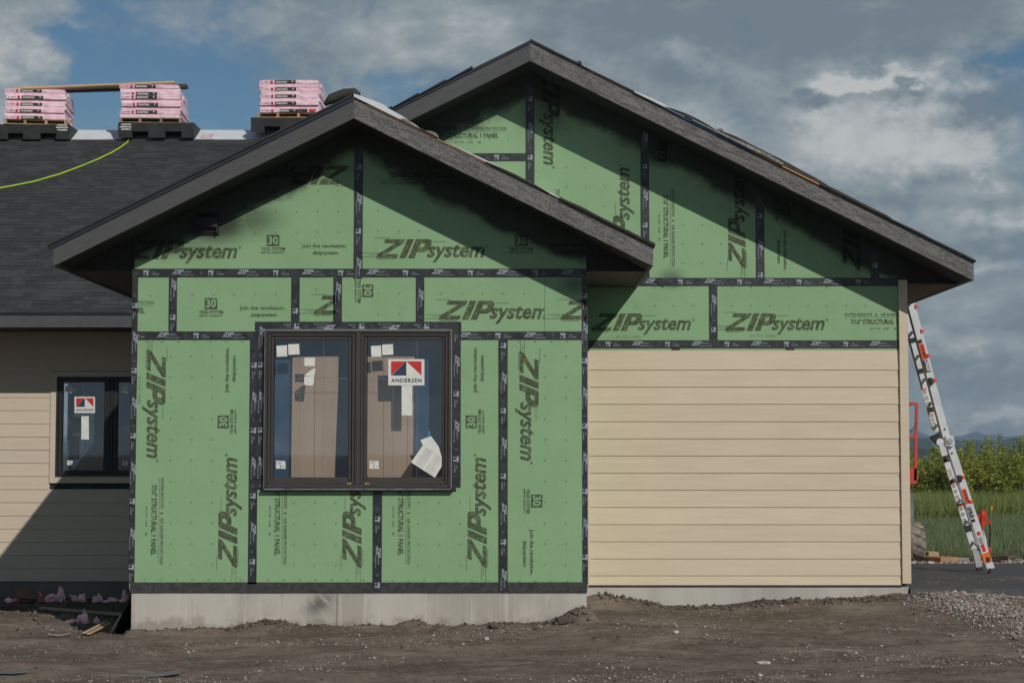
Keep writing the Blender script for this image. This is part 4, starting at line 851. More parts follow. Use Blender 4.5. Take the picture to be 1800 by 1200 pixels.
# main roof -------------------------------------------------
YE, YR = 23.62, 31.1; ZE = Z(549, YE); ZR = Z(229, YR); PM = (ZR-ZE)/(YR-YE); LS = math.hypot(YR-YE, ZR-ZE); cs, sn = (YR-YE)/LS, (ZR-ZE)/LS
print('main slope', PM)
def rp(x, s_, h=0): return (x, YE+s_*cs-h*sn, ZE+s_*sn+h*cs)
XM0, XM1 = -12.6, -.2
b = MB(); A = [(YE+.02, ZE-.006), (YR, ZR-.004), (YR+8, ZR-8*PM), (YR+8, ZR-8*PM-.06), (YR, ZR-.06), (YE+.02, ZE-.05)]
b.prism_x(A[::-1], XM0, XM1); b.build('roof_deck', M['shingle'][2], house)
MB().box(XM0, YE+.001, Z(575, YE), XM1, YE+.035, ZE-.02).build('eave_fascia', M['fascia_l'], house, label='long black eave board of the set-back roof')
MB().box(XM0, YE-.012, ZE-.03, XM1, YE+.0, ZE-.001).build('drip_edge', M['metal_black'], house)
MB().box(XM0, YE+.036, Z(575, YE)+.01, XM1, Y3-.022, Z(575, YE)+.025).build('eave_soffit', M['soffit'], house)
EXP = .1435; rows = int((LS*(1-0)-.0)/EXP); s_top = None
# shingles stop where pale underlayment begins
def row_y(s_): 
    p = rp(0, s_); return 800-FPX*(p[2]-CZ)/p[1]
nrow = 0
while row_y(nrow*EXP) > 247: nrow += 1
single = 0; stuff = MB()
for r_ in range(nrow):
    s_ = r_*EXP - .02; x = -10.9+random.random()*.2
    while x < -2.8:
        w_ = random.choice((.10,.14,.17,.21,.26,.33)); h = random.choice((.006,.006,.011)); mi = random.choice((0,0,1,1,2,3)) if h > .01 else random.choice((0,1,2,2,3))
        x1 = x+w_; s1 = s_+EXP+.02
        vs = [rp(x+.002, s_, h), rp(x1-.002, s_, h), rp(x1-.002, s1, .002), rp(x+.002, s1, .002), rp(x+.002, s_, -.003), rp(x1-.002, s_, -.003), rp(x1-.002, s1, -.003), rp(x+.002, s1, -.003)]
        fs = [(0,1,2,3), (4,5,1,0), (4,0,3,7), (5,6,2,1)]
        pxl = 900+FPX*x1/vs[0][1]; pxr = 900+FPX*x/vs[0][1]
        if single < 300 and pxl > -5 and pxr < 236: MB().add(vs, fs).build('shingle', M['shingle'][mi], house); single += 1
        else: stuff.add(vs, fs, mi)
        x = x1
stuff.build('shingle_field', M['shingle'], house, kind='stuff')
s_u = nrow*EXP
MB().add([rp(XM0, s_u-.05, .007), rp(XM1, s_u-.05, .007), rp(XM1, s_u+.05, .007), rp(XM0, s_u+.05, .007)], [(0,1,2,3)]).build('starter_strip', M['shingle'][3], house)
MB().add([rp(XM0, s_u+.03, .003), rp(XM1, s_u+.03, .003), rp(XM1, LS, .003), rp(XM0, LS, .003), (XM1, YR+1, ZR-PM+.003), (XM0, YR+1, ZR-PM+.003)], [(0,1,2,3), (3,2,4,5)]).build('roof_underlayment', M['underlay'], house, label='pale underlayment sheet along the set-back ridge')
lt = MB()
for a0, a1 in ((60,124),(190,250),(312,378),(430,470)):      # tops of the black letters left showing above the shingles
    p_ = a0
    while p_ < a1:
        wd_ = random.uniform(1.6, 4); k = 31/FPX; xx0, xx1 = (p_-900)*k, (p_+wd_-900)*k
        lt.add([rp(xx0, s_u+.05, .006), rp(xx1, s_u+.05, .006), rp(xx1, s_u+.075, .006), rp(xx0, s_u+.075, .006)], [(0,1,2,3)]); p_ += wd_+random.uniform(.8, 2)
lt.build('underlayment_print', M['black'], house)
q = El(); k = 31/FPX
rl = MB(); xo = (352-900)*k; 
for (a, b_, c, d) in ((0,.0,.17,.04),(0,.15,.17,.04),(.15,.0,.04,.19),(.0,.02,.04,.08)): rl.add([rp(xo+a, s_u+.15+b_, .006), rp(xo+a+c, s_u+.15+b_, .006), rp(xo+a+c+.03, s_u+.15+b_+d, .006), rp(xo+a+.03, s_u+.15+b_+d, .006)], [(0,1,2,3)])
rl.build('underlayment_print', pm('faded_red_print', (.55,.33,.34), rough=.8), house)
# ------------------------------------------------------------------ roof loads on the ridge
def deform(me_v, amp, fr, sd): return [(x+amp*float(vnoise(y*fr+sd, z*fr)), y+amp*float(vnoise(x*fr+sd+9, z*fr)), z+amp*float(vnoise(x*fr+sd+4, y*fr+2))) for x, y, z in me_v]
def bundle_mesh(sd, L=1.0, D=.335, H=.0555):
    nx, ny = 12, 4; V, Fc = [], []
    bm = bmesh.new(); bmesh.ops.create_cube(bm, size=1)
    bmesh.ops.subdivide_edges(bm, edges=[e for e in bm.edges if abs(e.verts[0].co.x-e.verts[1].co.x) > .5], cuts=11)
    bmesh.ops.subdivide_edges(bm, edges=[e for e in bm.edges if abs(e.verts[0].co.y-e.verts[1].co.y) > .5], cuts=3)
    bmesh.ops.scale(bm, vec=(L, D, H), verts=bm.verts)
    for v in bm.verts:
        ex = max(0, abs(v.co.x)/(L/2)-.8)/.2; v.co.z *= 1-.12*ex*ex; v.co.z -= .002*ex*ex
        v.co.z += .0035*float(vnoise(v.co.x*7+sd*3.3, v.co.y*6+sd)); v.co.y += .006*float(vnoise(v.co.x*5+sd, v.co.z*30+sd*2)); v.co.x += .012*float(vnoise(v.co.y*9+sd, v.co.z*20))
    me = bpy.data.meshes.new('wrapped_bundle'); bm.to_mesh(me); bm.free(); me.materials.append(M['pink']); me.polygons.foreach_set('use_smooth', [False]*len(me.polygons)); return me
BM = [bundle_mesh(i) for i in range(6)]
def printed(root, kind=0, bright=1):
    y_ = -.335/2-.0065; H = .05
    band = El(); band.rect(-.245, -.0245, .115, .0245)
    def flat(el, nm, mat, yy):
        me = bpy.data.meshes.new(nm); me.from_pydata([(a, yy, b) for a, b in el.v], [], el.f)
        for mm in (mat if isinstance(mat, list) else [mat]): me.materials.append(mm)
        if any(el.m): me.polygons.foreach_set('material_index', el.m)
        return link(nm, me, root)
    if kind == 1: band = El().rect(-.17, -.024, .30, .024)
    flat(band, 'black_band', M['black'], y_)
    o1 = -.09 if kind == 0 else -.07
    t = El(); t.add(tmesh('DURATION', .19, .027, off=.05, shear=.1), o1-.04, -.004)
    t.add(tmesh('30', .03, .02, off=.05), o1+.15, .004)
    flat(t, 'band_lettering', M['white'], y_-.003)
    r_ = El(); r_.rect(-.315, -.02, -.275, .02); 
    if kind == 1: r_.poly([(.33, .022), (.33,-.022), (.43,-.022), (.46,.022)])
    flat(r_, 'red_patch', M['red'], y_-.001)
    g_ = El(); g_.rect(-.425, .002, -.335, .007); g_.rect(-.425, -.006, -.35, -.002); g_.rect(-.475, -.006, -.455, .01); g_.rect(.135, .008, .17, .012); g_.rect(.135, -.014, .23, -.010)
    flat(g_, 'small_print', M['greytxt'], y_-.001)
ORD = ['topmost', 'second', 'third', 'fourth', 'fifth', 'sixth', 'seventh', 'eighth', 'ninth']
BW = 103.9
YF = 30.45
def pal(parent_loc, rot, old, label, stack_y):
    W, D, H = 1.06, 1.0, .085; r = empty('wooden_pallet', parent_loc, label, 'pallet', 'pallets on the ridge', rot); mt = M['pallet_old'] if old else M['pallet']
    for i, x in enumerate((-W/2+.03, -W/6+.0, W/6, W/2-.03)): MB().box(x-.02, -D/2, .013, x+.02, D/2, H-.014).build('stringer', mt, r, local=True)
    for i in range(6): y = -D/2+.04+i*(D-.08)/5; MB().box(-W/2, y-.04, H-.0135, W/2, y+.04, H).build('deck_board', mt, r, local=True)
    for y in (-D/2+.04, 0, D/2-.04): MB().box(-W/2, y-.04, 0, W/2, y+.04, .0125).build('bottom_board', mt, r, local=True)
    return r
def stack(pxm, y_top, y_pal, y_cr, seq, rot, where, old, missing=(), sign='', dxp=0):
    zt, zp, zc = Z(y_top, YF), Z(y_pal, YF), Z(y_cr, YF); xm_ = X(pxm, YF, 180); n = len(seq); D = 1.0; H = .085
    zc = zp-H; lay = (zt-zp)/n; yc = YF+D/2
    pal((xm_+dxp, yc, zc), R(rot), old, {'a': 'grey weathered wooden pallet under the leftmost pink bundle stack', 'b': 'weathered wooden pallet under the middle pink bundle stack', 'c': 'fresh yellow wooden pallet under the stack next to the front gable'}[sign], 0)
    ca, sa = math.cos(R(rot)), math.sin(R(rot))
    for i, k in enumerate(seq):                            # from the top down
        z = zt-lay*(i+.5); jx, jy, jr = random.gauss(0, .010), random.gauss(0, .01), random.gauss(0, .006)
        for j in range(3):
            if (i, j) in missing: continue
            if k == 'L': lx, ly, rr = jx+random.gauss(0,.006), (j-1)*.335+jy, jr; side = ('front', 'middle', 'rear')[j]
            else: lx, ly, rr = (j-1)*.337+jx, jy, math.pi/2+jr; side = ('left', 'centre', 'right')[j]
            wx_, wy_ = xm_+lx*ca-ly*sa, yc+lx*sa+ly*ca
            if k == 'L': lab = f'pink shingle bundle {"with black printed band" if j == 0 else side+" row"}, {ORD[i]} layer{"" if i == 0 else " down"}, {where}'
            else: lab = f'pink shingle bundle end-on, {side} of three, {ORD[i]} layer down, {where}'
            o_ = link('shingle_bundle', BM[(i*3+j*2+len(seq)) % 6], None, (wx_, wy_, z)); o_.rotation_euler = (0, 0, R(rot)+rr); o_.scale = (1, 1, lay/.0555)
            setp(o_, lab, 'shingle bundle', 'wrapped shingle bundles stacked on the ridge')
            if k == 'L' and j == 0: printed(o_, 1 if (sign == 'c' and i == n-1) else 0)
    return xm_, zc
s1 = stack(57.5, 157, 210, 218, 'LELELELEL', 6, 'leftmost stack', False, sign='a')
s2 = stack(262, 149, 207, 214, 'LELLELELE', 3.2, 'middle stack', True, missing=((0,1),(0,2)), sign='b')
s3 = stack(510, 141, 198, 212, 'LELELELEL', -.5, 'stack by the front gable', False, sign='c', dxp=-.03)
def cradle(px0, px1, ztop, slots, label, py_text=None, txt=None):
    x0, x1 = X(px0, YF, 230), X(px1, YF, 230); y0, y1 = YF-.03, YF+1.27
    def sec(raise_):
        zf = ZR-(YR-y0)*PM+.02+raise_; zb = ZR-(y1-YR)*PM+.02
        zf = max(ZR-(YR-y0)*PM, ztop-.27)+.012+raise_; return [(y0+.0, ztop-.02), (y0+.02, ztop), (y1-.08, ztop), (y1, ztop-.05), (y1, max(zb, ztop-.3)+raise_*0), (YR+.03, ztop-.018), (YR-.03, ztop-.018), (y0+.0+.25, zf+.06), (y0+.02, zf)]
    r = empty('ridge_cradle', ((x0+x1)/2, (y0+y1)/2, ztop-.25), label, 'roof cradle', 'black cradles on the ridge')
    xs_ = [x0]+[X(p, YF, 230) for s_ in slots for p in s_]+[x1]
    b = MB()
    for i in range(len(xs_)-1): b.prism_x(sec(.105 if i % 2 else 0)[::-1], xs_[i]+(.0005 if i else 0), xs_[i+1])
    b.build('body', M['cradle'], r)
    if txt:
        e_ = El(); u_ = 1/BW
        for row, w_ in enumerate(txt):
            xx = -w_/2+random.uniform(-.6, .6)
            while xx < w_/2: l_ = random.uniform(.9, 2.2); e_.rect(xx*u_, (-row*4.4-1.1)*u_, (xx+l_)*u_, (-row*4.4+1.1+random.uniform(-.4,.4))*u_); xx += l_+random.uniform(.25, .5)
        q = at(*py_text, y0); put_el(e_, 'paint_marker_writing', [M['white']], r, q.x, q.z, y0-.004)
    return r
cradle(-22, 122, s1[1]-.001, [(14,41),(71,99)], 'black plastic roof cradle under the leftmost stack, with white writing', (109,220), (16,21,16))
cradle(208, 341, s2[1]-.001, [(232.5,261),(290.5,319)], 'black plastic roof cradle under the middle stack with the lime hose', (221,219), (16,20,16))
cradle(441, 574, s3[1]-.001, [(465,492),(523,551)], 'black plastic roof cradle partly hidden by the front gable')
# planks bridging the two left stacks
a, b_ = at(18, 157.5, 30.9), at(305, 146, 30.9); zt1 = Z(157, YF)
pa, pb = Vector((a.x, 31.0, zt1+.012)), Vector((b_.x, 31.0, Z(149, YF)+.012))
MB().bar(pa, pb, .14, .022).build('tan_plank', M['wood'], None, label='long tan plank laid across the two left bundle stacks', cat='plank') if False else None
o_ = MB().bar((a.x, 31.02, Z(156.5, 31.02)), (b_.x, 31.02, Z(145.5, 31.02)), .14, .036).build('plank', M['wood']); setp(o_, 'long tan plank laid across the tops of the two left bundle stacks', 'plank')
q0, q1 = at(102, 159.5, 31.25), at(329, 152.5, 31.25)
o_ = MB().bar(q0, q1, .20, .055).build('plank', M['wood_dark']); setp(o_, 'black plank under the tan one, its end sticking out past the middle stack', 'plank')
# hose
def on_roof(px, py, h=.02):
    p0 = Vector((0,0,CZ)); d = at(px, py, 10)-p0; n_ = Vector((0, -sn, cs)); c0 = Vector(rp(0, 0, h)); t = (c0-p0).dot(n_)/d.dot(n_); return p0+d*t
hp = [(213,236),(213,243),(219,244.5)]; MB().tube([on_roof(*p_, .03) for p_ in hp], .011, 7).build('hose', M['hose'], None, smooth=True, label='short end of lime hose poking out under the middle cradle', cat='hose')
ctrl = [(228,242),(224,250),(212,259),(196,268.5),(172,280),(140,293),(105,306),(60,319),(20,327),(0,330.5),(-50,339),(-120,350)]
MB().tube([on_roof(a, b_, .02) for a, b_ in ctrl], .0125, 8).build('hose', M['hose'], None, smooth=True, label='bright lime hose sagging down the charcoal roof from the middle cradle', cat='hose')

# ------------------------------------------------------------------ ladder
lad = empty('leaning_ladder', tuple(at(1735, 1004, 21.75)), 'tall folding white aluminium ladder with orange lugs leaning on the right eave', 'ladder')
def lp(px, py, Y): return at(px, py, Y)
def rail(pts, Y, mat, w_=.085, d_=.032, name='rail'):
    b = MB(); P_ = [lp(a, c, Y) for a, c in pts]; 
    for i in range(len(P_)-1): b.bar(P_[i], P_[i+1], d_, w_, up=(1, 0, .3))
    return b.build(name, mat, lad)
YN, YFr = 21.5, 22.0
up_n, lo_n = [(1601,532),(1663.5,768)], [(1671,784),(1736,985)]
up_f, lo_f = [(1587,528),(1648.5,757)], [(1656,782),(1713,965)]
def lab(parent, pts, Y, wpx, mat, name='label', off=.02):
    A, B = lp(*pts[0], Y-off), lp(*pts[1], Y-off); d = (B-A).normalized(); n_ = Vector((d.z, 0, -d.x)); h = wpx/147/2
    return MB().add([A-n_*h, A+n_*h, B+n_*h, B-n_*h], [(0,1,2,3)]).build(name, mat, parent)
def mid(seg, t): return tuple(seg[0][i]+(seg[1][i]-seg[0][i])*t for i in (0, 1))
rn = rail(up_n, YN, M['ladder']); rl_ = rail(lo_n, YN, M['ladder']); rf = rail(up_f, YFr, M['ladder']); rg = rail(lo_f, YFr, M['ladder'])
# inner channels make the rails read as two nested sections
for seg, Y in ((up_n, YN), (up_f, YFr)): rail([(seg[0][0]-7, seg[0][1]+1), (seg[1][0]-7.5, seg[1][1]-2)], Y+.03, M['ladder_in'], .03, .03, 'inner_rail')
rail([(lo_f[0][0]+8, lo_f[0][1]-1), (lo_f[1][0]+7, lo_f[1][1]-3)], YFr-.02, M['ladder_in'], .02, .02, 'inner_rail')
# rungs: dark rubber-footed treads between the rails
def rung_at(sn_, sf_, tn):
    a, c = mid(sn_, tn), mid(sf_, tn); A, C_ = lp(*a, YN+.02), lp(*c, YFr+.03); b = MB(); b.bar(A, C_, .030, .026, up=(.3,0,1)); return b.build('rung', M['ladder_in'], lad)
for t in (.06, .24, .42, .60, .78, .95): rung_at(up_n, up_f, t)
for t in (.12, .32, .52, .72, .92): rung_at(lo_n, lo_f, t)
for t in (.30, .535, .83): lab(rf, (mid(up_f, t-.014), mid(up_f, t+.022)), YFr, 13, M['rubber'], 'rubber_band', .022)
for t in (.13, .36, .59, .80): lab(rg, (mid(lo_f, t-.03), mid(lo_f, t+.03)), YFr, 13, M['rubber'], 'rubber_band', .022)
# orange lugs
for (x_, y_) in ((1609,539),(1619,582),(1630,625),(1642,668)): q = lp(x_, y_, YN); MB().prism([(q.x-.015,q.z+.025),(q.x+.025,q.z+.018),(q.x+.035,q.z-.012),(q.x-.005,q.z-.028)], YN-.03, YN+.03).build('lock_tab', M['redorange'], lad, bevel=.004)
for (x_, y_) in ((1692.5,838),(1706,881)): q = lp(x_, y_, YN); MB().prism([(q.x-.02,q.z+.022),(q.x+.022,q.z+.015),(q.x+.03,q.z-.010),(q.x-.01,q.z-.022)], YN-.03, YN+.03).build('lock_tab', M['redorange'], lad, bevel=.004)
for (x_, y_) in ((1636,670),(1686.5,841)): q = lp(x_, y_, YN-.04); MB().prism([(q.x-.03,q.z+.04),(q.x+.015,q.z+.045),(q.x+.032,q.z-.035),(q.x-.01,q.z-.045)], YN-.06, YN-.018).build('rung_lock', M['rubber'], lad, bevel=.006)
def rail_text(par, body, p0, p1, wpx, mat, Y=YN, off=.024):
    A, B = lp(*p0, Y), lp(*p1, Y); d = (B-A).normalized(); L_ = (B-A).length; e_ = El(); e_.add(tmesh(body, L_*.92, wpx/147, off=.03)); ang = math.atan2(d.z, d.x)
    put_el(e_, 'label_lettering', [mat], par, (A.x+B.x)/2, (A.z+B.z)/2, Y-off, ang)
lab(rn, ((1616,597),(1618.5,603)), YN, 7, M['black']); lab(rn, ((1618.8,604),(1626,631)), YN, 9, M['redorange']); rail_text(rn, 'LITTLE GIANT', (1619,605), (1625.7,630), 5, M['black'])
lab(rn, ((1626.3,632),(1632.3,654)), YN, 8, M['black']); rail_text(rn, 'LEVELER', (1626.6,632.5), (1632,653.5), 5, M['white'])
lab(rl_, ((1693.5,859),(1702,885)), YN, 8, M['redorange']); rail_text(rl_, 'LITTLE GIANT', (1694,860), (1701.6,884), 5, M['black'])
rail_text(rl_, 'LEVELER', (1702.5,889), (1709.5,911), 6, M['black']); lab(rl_, ((1709.8,912),(1711.6,917)), YN, 7, M['black'])
lab(rl_, ((1719.5,934),(1721.5,940)), YN, 6, M['red']); lab(rl_, ((1722.5,944),(1726,955)), YN, 6, M['greytxt']); lab(rl_, ((1726.3,956),(1731,969)), YN, 6, M['red'])
for p0, p1, mt in (((1624,683),(1634,716),'white'),((1637,727),(1643,748),'white'),((1668.5,825),(1672,836),'white'),((1675,848),(1685,879),'white'),((1688,888),(1698,920),'white')):
    par = rf if p0[1] < 760 else rg; lab(par, (p0, p1), YFr, 10, M['white'], off=.024)
    for k_ in (0, 1, 2): f0_ = lambda t: (p0[0]+(p1[0]-p0[0])*t, p0[1]+(p1[1]-p0[1])*t); lab(par, (f0_(.05+.32*k_), f0_(.28+.32*k_)), YFr, 6.5, M['galv'], 'label_print', .028)
    lab(par, (f0_(.0), f0_(.06)), YFr, 9, M['redorange'], 'label_print', .030)
# hinge, stowed leveller bracket, feet
q = lp(1667.5, 775, YN); MB().prism([(q.x-.05,q.z+.06),(q.x+.045,q.z+.065),(q.x+.065,q.z-.04),(q.x+.03,q.z-.075),(q.x-.05,q.z-.06)], YN-.06, YN+.05).build('hinge', M['ladder'], lad, bevel=.008)
MB().tube([(q.x, YN-.075, q.z), (q.x, YN-.058, q.z)], .035, 14).build('hinge_disc', M['ladder_in'], lad)
q = lp(1651, 768, YFr); MB().prism([(q.x-.13,q.z-.0),(q.x-.03,q.z+.05),(q.x+.05,q.z+.10),(q.x+.05,q.z+.03),(q.x+.02,q.z-.05),(q.x-.06,q.z-.08)], YFr-.07, YFr-.02).build('bracket', M['rubber'], lad, bevel=.006)
MB().tube([(q.x-.01, YFr-.09, q.z-.06), (q.x-.01, YFr-.072, q.z-.06)], .045, 14).build('bracket_disc', M['ladder'], lad)
for (x_, y_) in ((1660,754),(1672.5,796)): q = lp(x_, y_, YN); MB().tube([(q.x, YN-.024, q.z), (q.x, YN-.020, q.z)], .012, 8).build('rail_hole', M['black'], lad)
rail([(1731.2,971),(1736.5,987)], YN-.004, M['orange'], .10, .05, 'leveller_grip'); q = lp(1735, 982, YN); MB().box(q.x-.02, YN-.034, q.z-.03, q.x+.025, YN-.030, q.z+.025).build('grip_recess', M['rubber'], lad)
rail([(1737,988),(1741.5,999)], YN, M['ladder'], .09, .05, 'foot_sleeve'); A_, B_ = lp(1738.5, 998, YN), lp(1739, 1007, YN); MB().prism([(A_.x-.02,A_.z),(A_.x+.02,A_.z),(B_.x+.02,B_.z+.01),(B_.x-.01,B_.z)], YN-.03, YN+.03).build('rubber_foot', M['rubber'], lad)
rail([(1714,966),(1721,996)], YFr-.01, M['ladder_in'], .075, .045, 'foot_sleeve'); A_, B_ = lp(1721, 995, YFr), lp(1724, 1007, YFr); MB().prism([(A_.x-.035,A_.z),(A_.x+.025,A_.z),(B_.x+.03,B_.z+.008),(B_.x-.05,B_.z)], YFr-.03, YFr+.03).build('rubber_foot', M['rubber'], lad)
rail([(1709,966),(1729,964)], YN+.22, M['ladder_in'], .03, .03, 'cross_brace'); rail([(1722,972),(1735,996)], YN+.2, M['ladder_in'], .018, .02, 'cross_brace')

# ------------------------------------------------------------------ boom lift beyond the corner
YB = 26.0
lift = empty('boom_lift', (at(1560, 985, YB).x, YB, gz(5.5, YB)), 'orange-red boom lift with man basket and muddy chevron tyre half hidden by the house corner', 'boom lift')
bx1, bx0 = X(1613, YB, 780), X(1613, YB, 780)-1.9; bt, bmid, bb = Z(709, YB), Z(767, YB), Z(850, YB); bk = X(1597, YB, 780)
basket = MB().box(bx0, YB, bb, bx1-.02, YB+.8, bb+.05).box(bx0, YB, bb+.051, X(1612.5, YB, 780)-.0, YB+.03, Z(823, YB)).build('basket', M['liftred'], lift, label='toe board and floor of the man basket')
for x_ in (bx0+.02, (bx0+bx1)/2, bx1-.02):
    for y_ in (YB+.02, YB+.78): MB().bar((x_+(.02 if x_ == bx1-.02 else 0), y_, bt), (x_-(.02 if x_ == bx1-.02 else 0), y_, bb+.05), .04, .04, up=(0,1,0)).build('post', M['liftred'], basket)
for z_ in (bt, bmid):
    for y_ in (YB+.02, YB+.78): MB().bar((bx0, y_, z_), (bx1, y_, z_), .036, .036).build('guard_rail', M['liftred'], basket)
    for x_ in (bx0+.02, bx1-.01): MB().bar((x_, YB+.02, z_), (x_, YB+.78, z_), .034, .034).build('guard_rail', M['liftred'], basket)
MB().tube([(bx1-.02, YB-.01, bt-.28), (bx1-.06, YB-.03, bt-.36), (bx1-.13, YB-.02, bt-.42)], .006, 5).build('control_cable', M['rubber'], lift)
MB().bar((bx0+.7, YB+.85, bb+.1), (bx0-.9, YB+1.3, bb+.9), .18, .2).bar((bx0-.9, YB+1.3, bb+.9), (bx0-.6, YB+1.4, .9), .25, .25).build('boom', M['liftred'], lift)
MB().box(bx0-1.2, 25.0, .62, X(1604.5, 25.0), 27.2, Z(867, 25.0)).build('chassis', M['liftgrey'], lift, bevel=.02)
yc_, zc_ = 0, 0
def tyre(cx, cy, r_, wd, name='wheel'):
    gzz = gz(cx, cy); w_ = empty(name, (0,0,0), None, None); w_.parent = lift; base = worg(lift); w_.location = Vector((cx, cy, gzz+r_-.01))-base
    prof = [(-wd/2, r_*.55), (-wd/2-.01, r_*.75), (-wd/2+.01, r_*.90), (-wd/2+.05, r_*.955), (wd/2-.05, r_*.955), (wd/2-.01, r_*.90), (wd/2+.01, r_*.75), (wd/2, r_*.55)]
    n = 36; V = [(a, b*math.cos(t*2*math.pi/n), b*math.sin(t*2*math.pi/n)) for t in range(n) for a, b in prof]; k = len(prof)
    Fq = [(t*k+i, t*k+i+1, ((t+1)%n)*k+i+1, ((t+1)%n)*k+i) for t in range(n) for i in range(k-1)]
    me = MB().add(V, Fq).build('tyre', M['tyre'], w_, local=True, smooth=True)
    for s_ in (-1, 1):
        for t in range(13):
            a = (t+(.5 if s_ > 0 else 0))*2*math.pi/13; b = MB(); P_ = []
            for u_, da in ((.0, .0), (.5, .13), (1., .26)): P_.append((s_*(.01+u_*(wd/2-.01)), a+da))
            for i in range(2):
                (xa_, aa), (xb_, ab) = P_[i], P_[i+1]; ro, ri, th_ = r_, r_*.93, .075
                vs = []
                for xx_, ang in ((xa_, aa), (xb_, ab)):
                    for dr in (ri, ro*(1 if abs(xx_) < wd/2-.02 else .965)):
                        for dt in (-th_/2, th_/2): vs.append((xx_, dr*math.cos(ang+dt), dr*math.sin(ang+dt)))
                b.add(vs, [(0,1,3,2),(4,6,7,5),(0,4,5,1),(2,3,7,6),(0,2,6,4),(1,5,7,3)])
            b.build('tread_lug', M['tyre'], me, local=True)
    MB().tube([(-wd/2+.03,0,0),(wd/2-.03,0,0)], r_*.56, 20).build('rim', M['liftgrey'], w_, local=True)
    return w_
# the wheels seen end on: axle along x
tw = .34; cx = X(1625, 24.6, 950)-tw/2
tyre(cx, 24.75, .292, tw); tyre(cx-.0, 26.9, .292, tw)
# ------------------------------------------------------------------ yard hydrant
YH_ = 24.6; hb = at(1728, 972, YH_); zb_ = gz(hb.x, YH_); hyd = empty('yard_hydrant', (hb.x, YH_, zb_), 'red lever-handled yard hydrant on a galvanised pipe behind the ladder foot', 'yard hydrant')
def hq(px, py): return at(px, py, YH_)
MB().tube([(hq(1726,0).x, YH_, zb_), (hq(1726,926).x, YH_, hq(1726,926).z)], .018, 10).build('pipe', M['galv'], hyd, smooth=True)
b = MB(); hx = hq(1727, 905).x; b.tube([(hx-.01, YH_, Z(930, YH_)), (hx-.005, YH_, Z(915, YH_)), (hx, YH_, Z(905, YH_)), (hx, YH_, Z(899, YH_))], [.03,.032,.045,.035], 10)
b.bar(hq(1724,898.5), hq(1732,898.5), .05, .035); b.bar(hq(1731,899), hq(1733,914), .04, .035); b.bar(hq(1726,921), hq(1739,915.5), .03, .03); b.bar(hq(1738.5,914), hq(1740,921), .03, .03); b.build('head', M['hyd'], hyd, bevel=.004)
b = MB(); b.bar(hq(1723,904), hq(1717,912), .025, .03); b.bar(hq(1717,912), hq(1715,922), .025, .03); b.build('lever', M['hyd'], hyd)
MB().tube([hq(1739.5,920), hq(1740.5,935), hq(1739.5,955), hq(1738,972), hq(1737,985)], .012, 7).build('hose', M['rubber'], hyd, smooth=True)
q = hq(1735.5, 966); MB().tube([(q.x-.02, YH_-.03, q.z), (q.x+.03, YH_-.03, q.z)], .035, 10).build('coupling', M['hyd'], hyd)
# small orange stake flag in the meadow
q = at(1742, 893, 44); zz_ = gz(q.x, 44); fl = empty('stake_flag', (q.x, 44, zz_), 'tiny orange marking flag in the tall grass right of the hydrant', 'flag')
MB().tube([(q.x, 44, zz_), (q.x, 44, q.z+.08)], .006, 5).build('stake', M['wood'], fl, ); MB().add([(q.x,44,q.z+.05),(q.x+.05,44.02,q.z+.04),(q.x+.05,44.02,q.z-.03),(q.x,44,q.z-.03)], [(0,1,2,3)]).build('flag', M['orange'], fl)

# ------------------------------------------------------------------ lumber at the driveway's far edge
def plank(p0, p1, wd, th, mat, label, Y=None, nm='lumber_board'):
    return setp(MB().bar(p0, p1, wd, th).build(nm, mat, bevel=.003), label, 'board')
def gp(px, Y, dz=0): x_ = X(px, Y, 975); return Vector((x_, Y, gz(x_, Y)+dz))
plank(gp(1627, 24.8, .05), gp(1669, 24.3, .05), .28, .09, M['reddish'], 'thick reddish timber lying beside the muddy tyre')
plank(gp(1628, 25.3, .10), gp(1646, 25.3, .10), .3, .11, M['wood'], 'pale short timber stacked behind the reddish one')
plank(gp(1620, 24.9, .08), gp(1712, 24.9, .06), .09, .035, M['wood_grey'], 'long thin grey board running behind the ladder foot')
plank(gp(1746, 24.1, .03), gp(1778, 24.3, .04), .25, .04, M['clay'], 'lower dark brown plank at the gravel edge on the right')
plank(gp(1748, 24.35, .075), gp(1780, 24.15, .09), .22, .04, M['clay'], 'upper dark brown plank tilted over the lower one')
for i, (px_, Y_) in enumerate(((1685, 20.6), (1755, 20.3), (1648, 19.9), (1790, 20.6))):
    x_ = X(px_, Y_, 1010); n_ = 40; stones('dirt_patch', rng.normal(x_, .09, n_), rng.normal(Y_, .16, n_), rng.uniform(.006, .018, n_), [M['st'][3]], flat=.6, z=np.full(n_, .30)) 

